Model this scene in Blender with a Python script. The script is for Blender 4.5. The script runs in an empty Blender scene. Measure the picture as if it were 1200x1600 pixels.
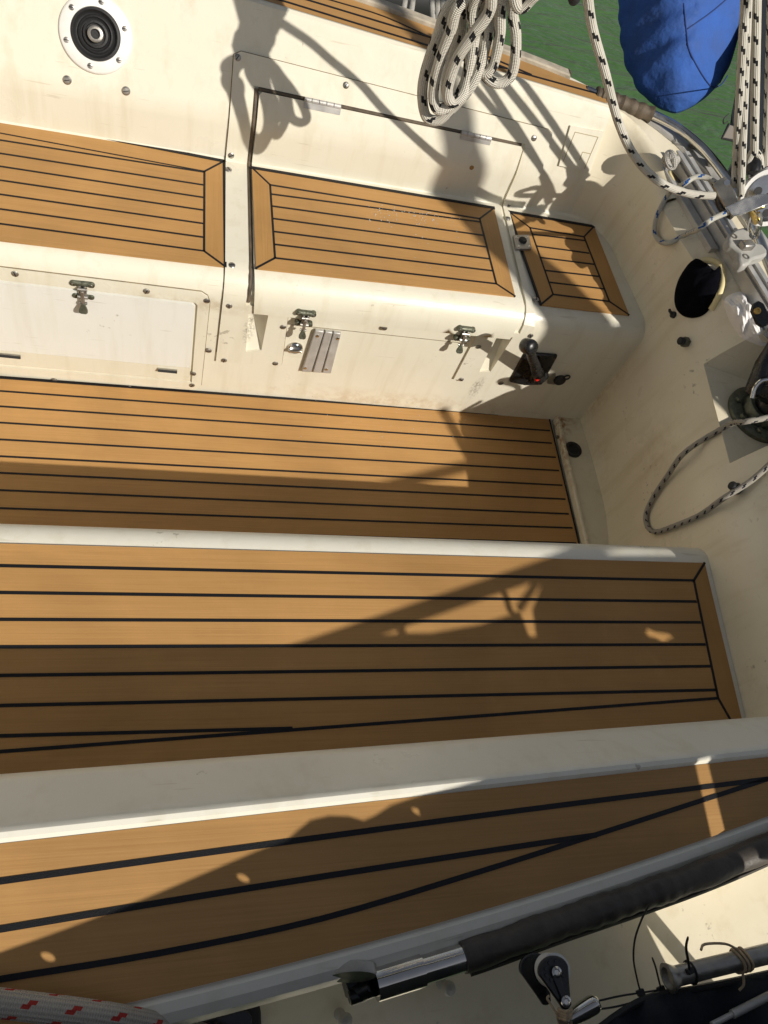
import bpy, bmesh, math, random
from mathutils import Vector as V, Matrix
from mathutils.geometry import delaunay_2d_cdt
from mathutils.bvhtree import BVHTree
random.seed(7)
sc = bpy.context.scene
COL = sc.collection

# ------------------------------------------------------------------ camera geometry
CR = V((0.96156936, -0.09383427, 0.25803005)); CD = V((0.04210968, -0.87826715, -0.47631248)); CF = V((0.27131375, 0.46887305, -0.84056345))
FP = 1200.0
EYE = V((0, 0, 1.66))
def ray(px, py):
    return (CR * (px - 600) + CD * (py - 800) + CF * FP)
def ZP(px, py, z):
    d = ray(px, py); return EYE + d * ((z - EYE.z) / d.z)
def YP(px, py, y):
    d = ray(px, py); return EYE + d * ((y - EYE.y) / d.y)
def XP(px, py, x):
    d = ray(px, py); return EYE + d * ((x - EYE.x) / d.x)
def PP(px, py, p, n):
    d = ray(px, py); return EYE + d * ((p - EYE).dot(n) / d.dot(n))
def DP(px, py, depth):
    return EYE + ray(px, py) * (depth / FP)
SUN = V((-0.72, 1.0, -1.06)).normalized()
def toward_sun_y(p, y):
    return p + SUN * ((y - p.y) / SUN.y)

# ------------------------------------------------------------------ materials
def new_mat(name):
    m = bpy.data.materials.new(name); m.use_nodes = True
    nt = m.node_tree; b = nt.nodes['Principled BSDF']
    return m, nt, b
def nd(nt, t, **kw):
    n = nt.nodes.new(t)
    for k, v in kw.items():
        if k.startswith('i_'): n.inputs[k[2:].replace('_', ' ')].default_value = v
        else: setattr(n, k, v)
    return n
def lk(nt, a, b): nt.links.new(a, b)
def simple(name, col, rough=0.5, metal=0.0, bump=0.0, bscale=200, var=0.0, vscale=20, coat=0.0):
    m, nt, b = new_mat(name)
    b.inputs['Base Color'].default_value = (*col, 1); b.inputs['Roughness'].default_value = rough; b.inputs['Metallic'].default_value = metal
    b.inputs['Coat Weight'].default_value = coat
    tc = nd(nt, 'ShaderNodeNewGeometry')
    if var:
        n = nd(nt, 'ShaderNodeTexNoise', i_Scale=vscale, i_Detail=5.0); lk(nt, tc.outputs['Position'], n.inputs['Vector'])
        r = nd(nt, 'ShaderNodeMapRange', i_From_Min=0.3, i_From_Max=0.7, i_To_Min=1 - var, i_To_Max=1 + var); lk(nt, n.outputs['Fac'], r.inputs['Value'])
        mx = nd(nt, 'ShaderNodeVectorMath', operation='SCALE'); mx.inputs[0].default_value = col; lk(nt, r.outputs[0], mx.inputs['Scale'])
        lk(nt, mx.outputs[0], b.inputs['Base Color'])
        r2 = nd(nt, 'ShaderNodeMapRange', i_From_Min=0.3, i_From_Max=0.7, i_To_Min=max(0.02, rough - 0.12), i_To_Max=min(1, rough + 0.12)); lk(nt, n.outputs['Fac'], r2.inputs['Value']); lk(nt, r2.outputs[0], b.inputs['Roughness'])
    if name == 'white cotton': b.inputs['Specular IOR Level'].default_value = 0.05
    if name == 'black caulk': b.inputs['Specular IOR Level'].default_value = 0.25
    if name.startswith('black pouch'): b.inputs['Specular IOR Level'].default_value = 0.1
    if bump:
        n2 = nd(nt, 'ShaderNodeTexNoise', i_Scale=bscale, i_Detail=4.0); lk(nt, tc.outputs['Position'], n2.inputs['Vector'])
        bp = nd(nt, 'ShaderNodeBump', i_Strength=min(1, bump), i_Distance=0.006 if name == 'blue canvas' else 0.002); lk(nt, n2.outputs['Fac'], bp.inputs['Height']); lk(nt, bp.outputs[0], b.inputs['Normal'])
    return m
def gel(name, col, stains=(), grime=0.25, rough=0.32):
    """sun-bleached gelcoat: faint mottling, specks of dirt and a few stains with their own place"""
    m, nt, b = new_mat(name)
    geo = nd(nt, 'ShaderNodeNewGeometry'); pos = geo.outputs['Position']
    n1 = nd(nt, 'ShaderNodeTexNoise', i_Scale=5.0, i_Detail=6.0, i_Roughness=0.6); lk(nt, pos, n1.inputs['Vector'])
    mr = nd(nt, 'ShaderNodeMapRange', i_From_Min=0.35, i_From_Max=0.7, i_To_Min=0.0, i_To_Max=grime); lk(nt, n1.outputs['Fac'], mr.inputs['Value'])
    mx = nd(nt, 'ShaderNodeMix', data_type='RGBA'); mx.inputs[6].default_value = (*col, 1); mx.inputs[7].default_value = (col[0] * 0.82, col[1] * 0.78, col[2] * 0.66, 1)
    lk(nt, mr.outputs[0], mx.inputs[0]); out = mx.outputs[2]
    # specks
    n2 = nd(nt, 'ShaderNodeTexNoise', i_Scale=75.0, i_Detail=3.0); lk(nt, pos, n2.inputs['Vector'])
    n3 = nd(nt, 'ShaderNodeTexNoise', i_Scale=7.0, i_Detail=2.0); lk(nt, pos, n3.inputs['Vector'])
    s0 = nd(nt, 'ShaderNodeMath', operation='MULTIPLY'); lk(nt, n2.outputs['Fac'], s0.inputs[0]); lk(nt, n3.outputs['Fac'], s0.inputs[1])
    sr = nd(nt, 'ShaderNodeMapRange', i_From_Min=0.44, i_From_Max=0.50, i_To_Min=0.0, i_To_Max=0.55); lk(nt, s0.outputs[0], sr.inputs['Value'])
    mx2 = nd(nt, 'ShaderNodeMix', data_type='RGBA'); lk(nt, sr.outputs[0], mx2.inputs[0]); lk(nt, out, mx2.inputs[6]); mx2.inputs[7].default_value = (0.22, 0.18, 0.13, 1); out = mx2.outputs[2]
    mps = nd(nt, 'ShaderNodeMapping'); mps.inputs['Scale'].default_value = (26, 26, 2.2); lk(nt, pos, mps.inputs['Vector'])
    n5 = nd(nt, 'ShaderNodeTexNoise', i_Scale=1.0, i_Detail=5.0, i_Roughness=0.6); lk(nt, mps.outputs[0], n5.inputs['Vector'])
    s5 = nd(nt, 'ShaderNodeMapRange', i_From_Min=0.52, i_From_Max=0.72, i_To_Min=0.0, i_To_Max=0.22 + grime * 0.4); lk(nt, n5.outputs['Fac'], s5.inputs['Value'])
    mx5 = nd(nt, 'ShaderNodeMix', data_type='RGBA'); lk(nt, s5.outputs[0], mx5.inputs[0]); lk(nt, out, mx5.inputs[6]); mx5.inputs[7].default_value = (col[0] * 0.72, col[1] * 0.66, col[2] * 0.52, 1); out = mx5.outputs[2]
    mpc = nd(nt, 'ShaderNodeMapping'); mpc.inputs['Scale'].default_value = (9, 60, 160); mpc.inputs['Rotation'].default_value = (0.3, 0.5, 0.9); lk(nt, pos, mpc.inputs['Vector'])
    n6 = nd(nt, 'ShaderNodeTexNoise', i_Scale=1.0, i_Detail=2.0); lk(nt, mpc.outputs[0], n6.inputs['Vector'])
    s6 = nd(nt, 'ShaderNodeMapRange', i_From_Min=0.70, i_From_Max=0.74, i_To_Min=0.0, i_To_Max=0.35); lk(nt, n6.outputs['Fac'], s6.inputs['Value'])
    mx6 = nd(nt, 'ShaderNodeMix', data_type='RGBA'); lk(nt, s6.outputs[0], mx6.inputs[0]); lk(nt, out, mx6.inputs[6]); mx6.inputs[7].default_value = (col[0] * 0.6, col[1] * 0.55, col[2] * 0.45, 1); out = mx6.outputs[2]
    for (p, rad, c, amt, ns) in stains:
        vs = nd(nt, 'ShaderNodeVectorMath', operation='SUBTRACT'); lk(nt, pos, vs.inputs[0]); vs.inputs[1].default_value = p
        vd = nd(nt, 'ShaderNodeVectorMath', operation='DIVIDE'); lk(nt, vs.outputs[0], vd.inputs[0]); vd.inputs[1].default_value = rad
        vl = nd(nt, 'ShaderNodeVectorMath', operation='LENGTH'); lk(nt, vd.outputs[0], vl.inputs[0])
        f = nd(nt, 'ShaderNodeMapRange', i_From_Min=0.25, i_From_Max=1.0, i_To_Min=1.0, i_To_Max=0.0); lk(nt, vl.outputs[1], f.inputs['Value'])
        ns_ = nd(nt, 'ShaderNodeTexNoise', i_Scale=ns, i_Detail=6.0, i_Roughness=0.7); lk(nt, pos, ns_.inputs['Vector'])
        nr = nd(nt, 'ShaderNodeMapRange', i_From_Min=0.42, i_From_Max=0.62, i_To_Min=0.0, i_To_Max=amt); lk(nt, ns_.outputs['Fac'], nr.inputs['Value'])
        mu = nd(nt, 'ShaderNodeMath', operation='MULTIPLY'); lk(nt, f.outputs[0], mu.inputs[0]); lk(nt, nr.outputs[0], mu.inputs[1])
        m3 = nd(nt, 'ShaderNodeMix', data_type='RGBA'); lk(nt, mu.outputs[0], m3.inputs[0]); lk(nt, out, m3.inputs[6]); m3.inputs[7].default_value = (*c, 1); out = m3.outputs[2]
    lk(nt, out, b.inputs['Base Color'])
    rr = nd(nt, 'ShaderNodeMapRange', i_From_Min=0.3, i_From_Max=0.7, i_To_Min=rough - 0.08, i_To_Max=rough + 0.14); lk(nt, n1.outputs['Fac'], rr.inputs['Value']); lk(nt, rr.outputs[0], b.inputs['Roughness'])
    nb = nd(nt, 'ShaderNodeTexNoise', i_Scale=14.0, i_Detail=3.0); lk(nt, pos, nb.inputs['Vector'])
    bp = nd(nt, 'ShaderNodeBump', i_Strength=0.35, i_Distance=0.004); lk(nt, nb.outputs['Fac'], bp.inputs['Height']); lk(nt, bp.outputs[0], b.inputs['Normal'])
    return m
def teak(name, col, cross=False, rough=0.45):
    m, nt, b = new_mat(name)
    geo = nd(nt, 'ShaderNodeNewGeometry')
    mp = nd(nt, 'ShaderNodeMapping'); mp.inputs['Scale'].default_value = (420, 5.0, 40) if cross else (5.0, 420, 40); lk(nt, geo.outputs['Position'], mp.inputs['Vector'])
    n = nd(nt, 'ShaderNodeTexNoise', i_Scale=1.0, i_Detail=6.0, i_Roughness=0.65); lk(nt, mp.outputs[0], n.inputs['Vector'])
    mp2 = nd(nt, 'ShaderNodeMapping'); mp2.inputs['Scale'].default_value = (12, 1.2, 5) if cross else (1.2, 12, 5); lk(nt, geo.outputs['Position'], mp2.inputs['Vector'])
    n2 = nd(nt, 'ShaderNodeTexNoise', i_Scale=1.0, i_Detail=4.0, i_Roughness=0.6); lk(nt, mp2.outputs[0], n2.inputs['Vector'])
    cr = nd(nt, 'ShaderNodeValToRGB'); e = cr.color_ramp.elements
    e[0].position = 0.25; e[0].color = (col[0] * 0.88, col[1] * 0.86, col[2] * 0.82, 1); e[1].position = 0.75; e[1].color = (col[0] * 1.09, col[1] * 1.10, col[2] * 1.12, 1); lk(nt, n.outputs['Fac'], cr.inputs['Fac'])
    mr = nd(nt, 'ShaderNodeMapRange', i_From_Min=0.3, i_From_Max=0.7, i_To_Min=0.93, i_To_Max=1.07); lk(nt, n2.outputs['Fac'], mr.inputs['Value'])
    sc_ = nd(nt, 'ShaderNodeVectorMath', operation='SCALE'); lk(nt, cr.outputs[0], sc_.inputs[0]); lk(nt, mr.outputs[0], sc_.inputs['Scale'])
    # worn pale scuffs
    n4 = nd(nt, 'ShaderNodeTexNoise', i_Scale=6.0, i_Detail=8.0, i_Roughness=0.75); lk(nt, geo.outputs['Position'], n4.inputs['Vector'])
    sr = nd(nt, 'ShaderNodeMapRange', i_From_Min=0.62, i_From_Max=0.75, i_To_Min=0.0, i_To_Max=0.35); lk(nt, n4.outputs['Fac'], sr.inputs['Value'])
    mx = nd(nt, 'ShaderNodeMix', data_type='RGBA'); lk(nt, sr.outputs[0], mx.inputs[0]); lk(nt, sc_.outputs[0], mx.inputs[6]); mx.inputs[7].default_value = (col[0] * 1.3, col[1] * 1.4, col[2] * 1.6, 1)
    b.inputs['Specular IOR Level'].default_value = 0.22
    n7 = nd(nt, 'ShaderNodeTexNoise', i_Scale=2.6, i_Detail=5.0, i_Roughness=0.6, i_Distortion=0.5); lk(nt, geo.outputs['Position'], n7.inputs['Vector'])
    r7 = nd(nt, 'ShaderNodeMapRange', i_From_Min=0.35, i_From_Max=0.65, i_To_Min=0.86, i_To_Max=1.08); lk(nt, n7.outputs['Fac'], r7.inputs['Value'])
    s7 = nd(nt, 'ShaderNodeVectorMath', operation='SCALE'); lk(nt, mx.outputs[2], s7.inputs[0]); lk(nt, r7.outputs[0], s7.inputs['Scale'])
    lk(nt, s7.outputs[0], b.inputs['Base Color'])
    rr = nd(nt, 'ShaderNodeMapRange', i_From_Min=0.3, i_From_Max=0.7, i_To_Min=rough - 0.1, i_To_Max=rough + 0.15); lk(nt, n2.outputs['Fac'], rr.inputs['Value']); lk(nt, rr.outputs[0], b.inputs['Roughness'])
    bp = nd(nt, 'ShaderNodeBump', i_Strength=0.35, i_Distance=0.0008); lk(nt, n.outputs['Fac'], bp.inputs['Height']); lk(nt, bp.outputs[0], b.inputs['Normal'])
    return m
def rope_mat(name, base, fleck, period=0.05, cols=3, fl=0.2, fw=0.42, second=None, dirt=0.3):
    """braided rope: u runs round the rope, v is metres along it"""
    m, nt, b = new_mat(name)
    uv = nd(nt, 'ShaderNodeUVMap'); sx = nd(nt, 'ShaderNodeSeparateXYZ'); lk(nt, uv.outputs[0], sx.inputs[0])
    def math_(op, a, bb=None):
        n = nd(nt, 'ShaderNodeMath', operation=op)
        for i, x in enumerate((a, bb)):
            if x is None: continue
            if isinstance(x, (int, float)): n.inputs[i].default_value = x
            else: lk(nt, x, n.inputs[i])
        return n.outputs[0]
    u, v = sx.outputs[0], sx.outputs[1]
    uc = math_('MULTIPLY', u, float(cols)); row = math_('FLOOR', uc); fu = math_('FRACT', uc)
    vp = math_('ADD', math_('DIVIDE', v, period), math_('ADD', math_('MULTIPLY', row, 0.37), math_('MULTIPLY', fu, 0.16)))
    fv = math_('FRACT', vp)
    a1 = math_('LESS_THAN', math_('ABSOLUTE', math_('SUBTRACT', fu, 0.5)), fw / 2 + 0.0)
    stepu = math_('MULTIPLY', math_('GREATER_THAN', fu, 0.5), fl * 0.45)
    a2 = math_('LESS_THAN', math_('ABSOLUTE', math_('SUBTRACT', math_('ADD', fv, stepu), 0.5)), fl / 2)
    fk = math_('MULTIPLY', a1, a2)
    # braid relief
    d = period / 9.0
    w1 = math_('SINE', math_('ADD', math_('MULTIPLY', u, 2 * math.pi * 8), math_('MULTIPLY', v, 2 * math.pi / d)))
    w2 = math_('SINE', math_('SUBTRACT', math_('MULTIPLY', u, 2 * math.pi * 8), math_('MULTIPLY', v, 2 * math.pi / d)))
    h = math_('MULTIPLY', w1, w2)
    geo = nd(nt, 'ShaderNodeNewGeometry'); n = nd(nt, 'ShaderNodeTexNoise', i_Scale=25.0, i_Detail=4.0); lk(nt, geo.outputs['Position'], n.inputs['Vector'])
    mr = nd(nt, 'ShaderNodeMapRange', i_From_Min=0.4, i_From_Max=0.75, i_To_Min=0.0, i_To_Max=dirt); lk(nt, n.outputs['Fac'], mr.inputs['Value'])
    mx = nd(nt, 'ShaderNodeMix', data_type='RGBA'); lk(nt, mr.outputs[0], mx.inputs[0]); mx.inputs[6].default_value = (*base, 1); mx.inputs[7].default_value = (base[0] * .6, base[1] * .56, base[2] * .48, 1)
    gr = nd(nt, 'ShaderNodeMapRange', i_From_Min=-1.0, i_From_Max=0.2, i_To_Min=0.72, i_To_Max=1.0); lk(nt, h, gr.inputs['Value'])
    scl = nd(nt, 'ShaderNodeVectorMath', operation='SCALE'); lk(nt, mx.outputs[2], scl.inputs[0]); lk(nt, gr.outputs[0], scl.inputs['Scale'])
    mx2 = nd(nt, 'ShaderNodeMix', data_type='RGBA'); lk(nt, fk, mx2.inputs[0]); lk(nt, scl.outputs[0], mx2.inputs[6]); mx2.inputs[7].default_value = (*fleck, 1)
    lk(nt, mx2.outputs[2], b.inputs['Base Color']); b.inputs['Roughness'].default_value = 0.85
    bp = nd(nt, 'ShaderNodeBump', i_Strength=0.8, i_Distance=0.0012); lk(nt, h, bp.inputs['Height']); lk(nt, bp.outputs[0], b.inputs['Normal'])
    return m
def water_mat():
    m, nt, b = new_mat('harbour water')
    geo = nd(nt, 'ShaderNodeNewGeometry')
    n0 = nd(nt, 'ShaderNodeTexNoise', i_Scale=0.6, i_Detail=3.0); lk(nt, geo.outputs['Position'], n0.inputs['Vector'])
    cr = nd(nt, 'ShaderNodeValToRGB'); e = cr.color_ramp.elements
    e[0].position = 0.3; e[0].color = (0.042, 0.100, 0.026, 1); e[1].position = 0.7; e[1].color = (0.068, 0.140, 0.052, 1); lk(nt, n0.outputs['Fac'], cr.inputs['Fac']); lk(nt, cr.outputs[0], b.inputs['Base Color'])
    b.inputs['Roughness'].default_value = 0.03; b.inputs['IOR'].default_value = 1.33
    mp = nd(nt, 'ShaderNodeMapping'); mp.inputs['Scale'].default_value = (0.9, 3.2, 1); mp.inputs['Rotation'].default_value = (0, 0, 0.5); lk(nt, geo.outputs['Position'], mp.inputs['Vector'])
    n1 = nd(nt, 'ShaderNodeTexNoise', i_Scale=2.6, i_Detail=3.0, i_Distortion=0.8); lk(nt, mp.outputs[0], n1.inputs['Vector'])
    n2 = nd(nt, 'ShaderNodeTexNoise', i_Scale=11.0, i_Detail=2.0, i_Distortion=0.6); lk(nt, mp.outputs[0], n2.inputs['Vector'])
    ad = nd(nt, 'ShaderNodeMath', operation='MULTIPLY_ADD'); lk(nt, n2.outputs['Fac'], ad.inputs[0]); ad.inputs[1].default_value = 0.16; lk(nt, n1.outputs['Fac'], ad.inputs[2])
    bp = nd(nt, 'ShaderNodeBump', i_Strength=1.0, i_Distance=0.055); lk(nt, ad.outputs[0], bp.inputs['Height']); lk(nt, bp.outputs[0], b.inputs['Normal'])
    return m

RUST = (0.33, 0.15, 0.04); BROWN = (0.36, 0.26, 0.13); DARK = (0.10, 0.08, 0.06)
CREAM = (0.75, 0.715, 0.60)
M = dict(
    cream=gel('cream gelcoat', CREAM, stains=[((0.62, 1.262, 0.03), (0.5, 0.05, 0.05), (0.50, 0.38, 0.24), 0.5, 30), ((0.80, 1.262, 0.12), (0.02, 0.03, 0.06), DARK, 0.8, 160),
        ((0.17, 1.27, 0.25), (0.02, 0.06, 0.06), DARK, 0.9, 150), ((0.0, 1.27, 0.32), (0.30, 0.03, 0.03), BROWN, 0.5, 25), ((0.6, 1.70, 0.42), (0.3, 0.05, 0.02), DARK, 0.3, 90)]),
    bulk=gel('cream gelcoat stained and shade-lifted', (0.80, 0.735, 0.58), stains=[((1.10, 1.245, 0.02), (0.06, 0.05, 0.05), RUST, 0.95, 60), ((1.085, 1.15, 0.02), (0.025, 0.16, 0.02), RUST, 0.9, 60), ((1.21, 1.12, 0.06), (0.04, 0.28, 0.12), BROWN, 0.75, 22),  # same cream paint, base lightened against the bulkhead's shade, plus brown and rust stains
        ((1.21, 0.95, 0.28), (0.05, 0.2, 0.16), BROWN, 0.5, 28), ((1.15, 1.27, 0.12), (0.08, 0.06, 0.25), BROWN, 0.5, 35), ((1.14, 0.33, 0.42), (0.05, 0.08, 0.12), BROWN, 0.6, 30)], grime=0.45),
    white=gel('white gelcoat', (0.79, 0.765, 0.67), grime=0.12), door=gel('pale grey panel', (0.76, 0.76, 0.72), grime=0.08, rough=0.4),
    teak=teak('synthetic teak', (0.445, 0.249, 0.092)), teakx=teak('synthetic teak cross', (0.425, 0.236, 0.085), True),
    caulk=simple('black caulk', (0.010, 0.010, 0.012), 0.45, bump=0.3, bscale=900), black=simple('black plastic', (0.012, 0.012, 0.013), 0.3, bump=0.15, bscale=150, var=0.3, vscale=60),
    rubber=simple('black rubber', (0.015, 0.015, 0.016), 0.6, bump=0.3, bscale=300), steel=simple('stainless steel', (0.62, 0.60, 0.57), 0.16, 1.0, var=0.12, vscale=30),
    dullsteel=simple('dull steel', (0.38, 0.36, 0.33), 0.42, 0.9, bump=0.25, bscale=160, var=0.2, vscale=45), alloy=simple('grey anodised alloy', (0.50, 0.49, 0.47), 0.45, 0.35, bump=0.15, bscale=200, var=0.15, vscale=25),
    bronze=simple('weathered bronze', (0.13, 0.135, 0.10), 0.5, 0.7, bump=0.5, bscale=180, var=0.35, vscale=120), brass=simple('brass', (0.60, 0.40, 0.12), 0.3, 1.0, var=0.2, vscale=80),
    plate=simple('white plastic ring', (0.80, 0.79, 0.76), 0.35, var=0.05, vscale=30), red=simple('red knob', (0.70, 0.02, 0.015), 0.4),
    leather=simple('black leather sleeve', (0.062, 0.052, 0.043), 0.5, bump=0.6, bscale=120, var=0.35, vscale=35), leather2=simple('brown leather wrap', (0.10, 0.075, 0.05), 0.65, bump=0.6, bscale=120, var=0.4, vscale=40),
    blue=simple('blue canvas', (0.026, 0.090, 0.34), 0.8, bump=1.0, bscale=32, var=0.22, vscale=14), canvas=simple('dark navy canvas', (0.012, 0.016, 0.022), 0.85, bump=0.5, bscale=140, var=0.3, vscale=25),
    velvet=simple('black pouch cloth', (0.0025, 0.0025, 0.005), 1.0, bump=0.4, bscale=200), rag=simple('white cotton', (0.86, 0.84, 0.83), 1.0, bump=0.6, bscale=260),
    mesh=simple('grey mesh', (0.25, 0.22, 0.19), 0.8), thread=simple('blue thread', (0.015, 0.04, 0.16), 0.8), greyplastic=simple('pale grey plastic', (0.40, 0.39, 0.36), 0.45, var=0.08, vscale=60), cap=simple('bleached teak cap', (0.42, 0.37, 0.29), 0.7, bump=0.4, bscale=120, var=0.25, vscale=35),
    smoke=simple('smoked acrylic', (0.012, 0.012, 0.016), 0.12), twine=simple('tan twine', (0.45, 0.34, 0.22), 0.9, var=0.3, vscale=90), yellow=simple('cream yellow gelcoat', (0.78, 0.66, 0.36), 0.5),
    drop=simple('water drops', (0.9, 0.9, 0.88), 0.10),
    rope=rope_mat('white rope with black flecks', (0.76, 0.72, 0.63), (0.008, 0.008, 0.010), 0.046, 3, 0.27, 0.52), rope2=rope_mat('worn thin rope', (0.55, 0.51, 0.44), (0.015, 0.015, 0.03), 0.026, 3, 0.3, 0.45), ropeb=rope_mat('white rope with blue flecks', (0.70, 0.68, 0.60), (0.02, 0.10, 0.34), 0.045, 2, 0.22, 0.4),
    roper=rope_mat('white rope with red flecks', (0.50, 0.46, 0.40), (0.42, 0.03, 0.02), 0.040, 5, 0.20, 0.5), ropeg=rope_mat('grey line', (0.52, 0.50, 0.46), (0.05, 0.05, 0.06), 0.06, 3, 0.12, 0.2), water=water_mat())

M['drop'].node_tree.nodes['Principled BSDF'].inputs['Transmission Weight'].default_value = 0.55; M['drop'].node_tree.nodes['Principled BSDF'].inputs['IOR'].default_value = 1.33

# ------------------------------------------------------------------ object helpers
def origin(o):
    p = V((0, 0, 0))
    while o is not None: p += o.location; o = o.parent
    return p
def tag(o, label=None, cat=None, group=None, kind=None):
    if label: o['label'] = label
    if cat: o['category'] = cat
    if group: o['group'] = group
    if kind: o['kind'] = kind
    return o
def thing(name, loc, label, cat, group=None, kind=None):
    o = bpy.data.objects.new(name, None); COL.objects.link(o); o.location = loc; o.empty_display_size = 0.05
    return tag(o, label, cat, group, kind)
class MB:
    def __init__(s): s.v = []; s.f = []; s.m = []; s.uv = {}
    def add(s, vs, fs, mi=0, uvs=None):
        o = len(s.v); s.v += [V(p) for p in vs]
        for k, f in enumerate(fs):
            if uvs: s.uv[len(s.f)] = uvs[k]
            s.f.append([i + o for i in f]); s.m.append(mi)
        return s
    def prism(s, top, down, mi=0):
        n = len(top); top = [V(p) for p in top]; d = V(down)
        nn = V((0, 0, 0))
        for i in range(n): nn += (top[i] - top[0]).cross(top[(i + 1) % n] - top[0])
        if nn.dot(d) > 0: top.reverse()
        vs = top + [p + d for p in top]
        s.add(vs, [list(range(n)), list(range(2 * n - 1, n - 1, -1))] + [[i, i + n, (i + 1) % n + n, (i + 1) % n] for i in range(n)], mi); return s
    def strip(s, pts, w, n=V((0, 0, 1)), h=0.0008, mi=0):
        """caulk seam: a continuous flat ribbon standing h proud along a polyline"""
        m = len(pts); vs = []
        for k in range(m):
            d = (pts[min(k + 1, m - 1)] - pts[max(k - 1, 0)]).normalized(); sd = n.cross(d).normalized() * (w / 2)
            e = d * (w * 0.2) * (-1 if k == 0 else 1 if k == m - 1 else 0); c = pts[k] + e
            vs += [c + sd - n * 0.002, c + sd + n * h, c - sd + n * h, c - sd - n * 0.002]
        fs = [[4 * k + j, 4 * k + 4 + j, 4 * k + 5 + j, 4 * k + 1 + j] for k in range(m - 1) for j in range(3)]
        fs += [[0, 1, 2, 3], [4 * m - 1, 4 * m - 2, 4 * m - 3, 4 * m - 4]]
        return s.add(vs, fs, mi)
    def box(s, c, ax, ay, az, mi=0):
        c, ax, ay, az = V(c), V(ax), V(ay), V(az)
        return s.prism([c - ax - ay + az, c + ax - ay + az, c + ax + ay + az, c - ax + ay + az], -2 * az, mi)
    def tube(s, pts, r, seg=12, mi=0, cap=True, closed=False, u0=0.0):
        pts = [V(p) for p in pts]; n = len(pts); rs = r if isinstance(r, (list, tuple)) else [r] * n
        T = []
        for i in range(n):
            a = pts[(i - 1) % n] if (i or closed) else pts[0]; b = pts[(i + 1) % n] if (i < n - 1 or closed) else pts[-1]
            T.append((b - a).normalized())
        ref = T[0].orthogonal().normalized(); vs = []; L = 0; ls = []
        for i in range(n):
            if i: L += (pts[i] - pts[i - 1]).length
            ls.append(L); ref = (ref - T[i] * ref.dot(T[i])).normalized(); bi = T[i].cross(ref)
            for k in range(seg):
                a = 2 * math.pi * k / seg; vs.append(pts[i] + (ref * math.cos(a) + bi * math.sin(a)) * rs[i])
        fs = []; uvs = []
        for i in range(n if closed else n - 1):
            j = (i + 1) % n; l1 = ls[j] if j else L + (pts[0] - pts[-1]).length
            for k in range(seg):
                k2 = (k + 1) % seg
                fs.append([i * seg + k, i * seg + k2, j * seg + k2, j * seg + k])
                ua, ub = u0 + k / seg, u0 + (k + 1) / seg
                uvs.append([(ua, ls[i]), (ub, ls[i]), (ub, l1), (ua, l1)])
        if cap and not closed:
            fs.append(list(range(seg - 1, -1, -1))); uvs.append([(0, 0)] * seg); fs.append([(n - 1) * seg + k for k in range(seg)]); uvs.append([(0, 0)] * seg)
        s.add(vs, fs, mi, uvs); return s
    def lathe(s, c, axis, prof, seg=32, mi=0, sx=None, squash=(1, 1)):
        """prof: (radius, height along axis)"""
        c, axis = V(c), V(axis).normalized(); a = (V(sx) - axis * V(sx).dot(axis)).normalized() if sx else axis.orthogonal().normalized(); b = axis.cross(a)
        vs = []; fs = []
        for r, h in prof:
            for k in range(seg):
                t = 2 * math.pi * k / seg; vs.append(c + axis * h + (a * math.cos(t) * squash[0] + b * math.sin(t) * squash[1]) * max(r, 1e-5))
        for i in range(len(prof) - 1):
            for k in range(seg):
                k2 = (k + 1) % seg; fs.append([i * seg + k, i * seg + k2, (i + 1) * seg + k2, (i + 1) * seg + k])
        s.add(vs, fs, mi); return s
    def build(s, name, mats, parent=None, sharp=35, smooth=True, bevel=0.0, loc=None):
        mats = mats if isinstance(mats, (list, tuple)) else [mats]
        if parent is not None: o0 = origin(parent)
        elif loc is not None: o0 = V(loc)
        else:
            lo = [min(p[i] for p in s.v) for i in range(3)]; hi = [max(p[i] for p in s.v) for i in range(3)]; o0 = V(((lo[0] + hi[0]) / 2, (lo[1] + hi[1]) / 2, lo[2]))
        me = bpy.data.meshes.new(name); me.from_pydata([p - o0 for p in s.v], [], s.f)
        for m in mats: me.materials.append(m)
        me.polygons.foreach_set('material_index', s.m)
        if s.uv:
            ul = me.uv_layers.new(name='UVMap')
            for pi, p in enumerate(me.polygons):
                u = s.uv.get(pi)
                if u:
                    for li, c in zip(p.loop_indices, u): ul.data[li].uv = c
        if smooth:
            me.shade_smooth(); me.set_sharp_from_angle(angle=math.radians(sharp))
        me.update()
        o = bpy.data.objects.new(name, me); COL.objects.link(o)
        if parent is not None: o.parent = parent
        else: o.location = o0
        if bevel:
            b = o.modifiers.new('bevel', 'BEVEL'); b.width = bevel; b.segments = 2; b.limit_method = 'ANGLE'; b.angle_limit = math.radians(40); b.harden_normals = False
        return o
def smooth_path(ctrl, n=10, closed=False):
    P = [V(p) for p in ctrl]; out = []; N = len(P)
    for i in range(N if closed else N - 1):
        if closed: p0, p1, p2, p3 = P[(i - 1) % N], P[i], P[(i + 1) % N], P[(i + 2) % N]
        else: p1, p2 = P[i], P[i + 1]; p0 = P[i - 1] if i else p1 * 2 - p2; p3 = P[i + 2] if i + 2 < N else p2 * 2 - p1
        for k in range(n):
            t = k / n; out.append(0.5 * ((2 * p1) + (p2 - p0) * t + (2 * p0 - 5 * p1 + 4 * p2 - p3) * t * t + (3 * p1 - p0 - 3 * p2 + p3) * t ** 3))
    if not closed: out.append(P[-1])
    return out
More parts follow.
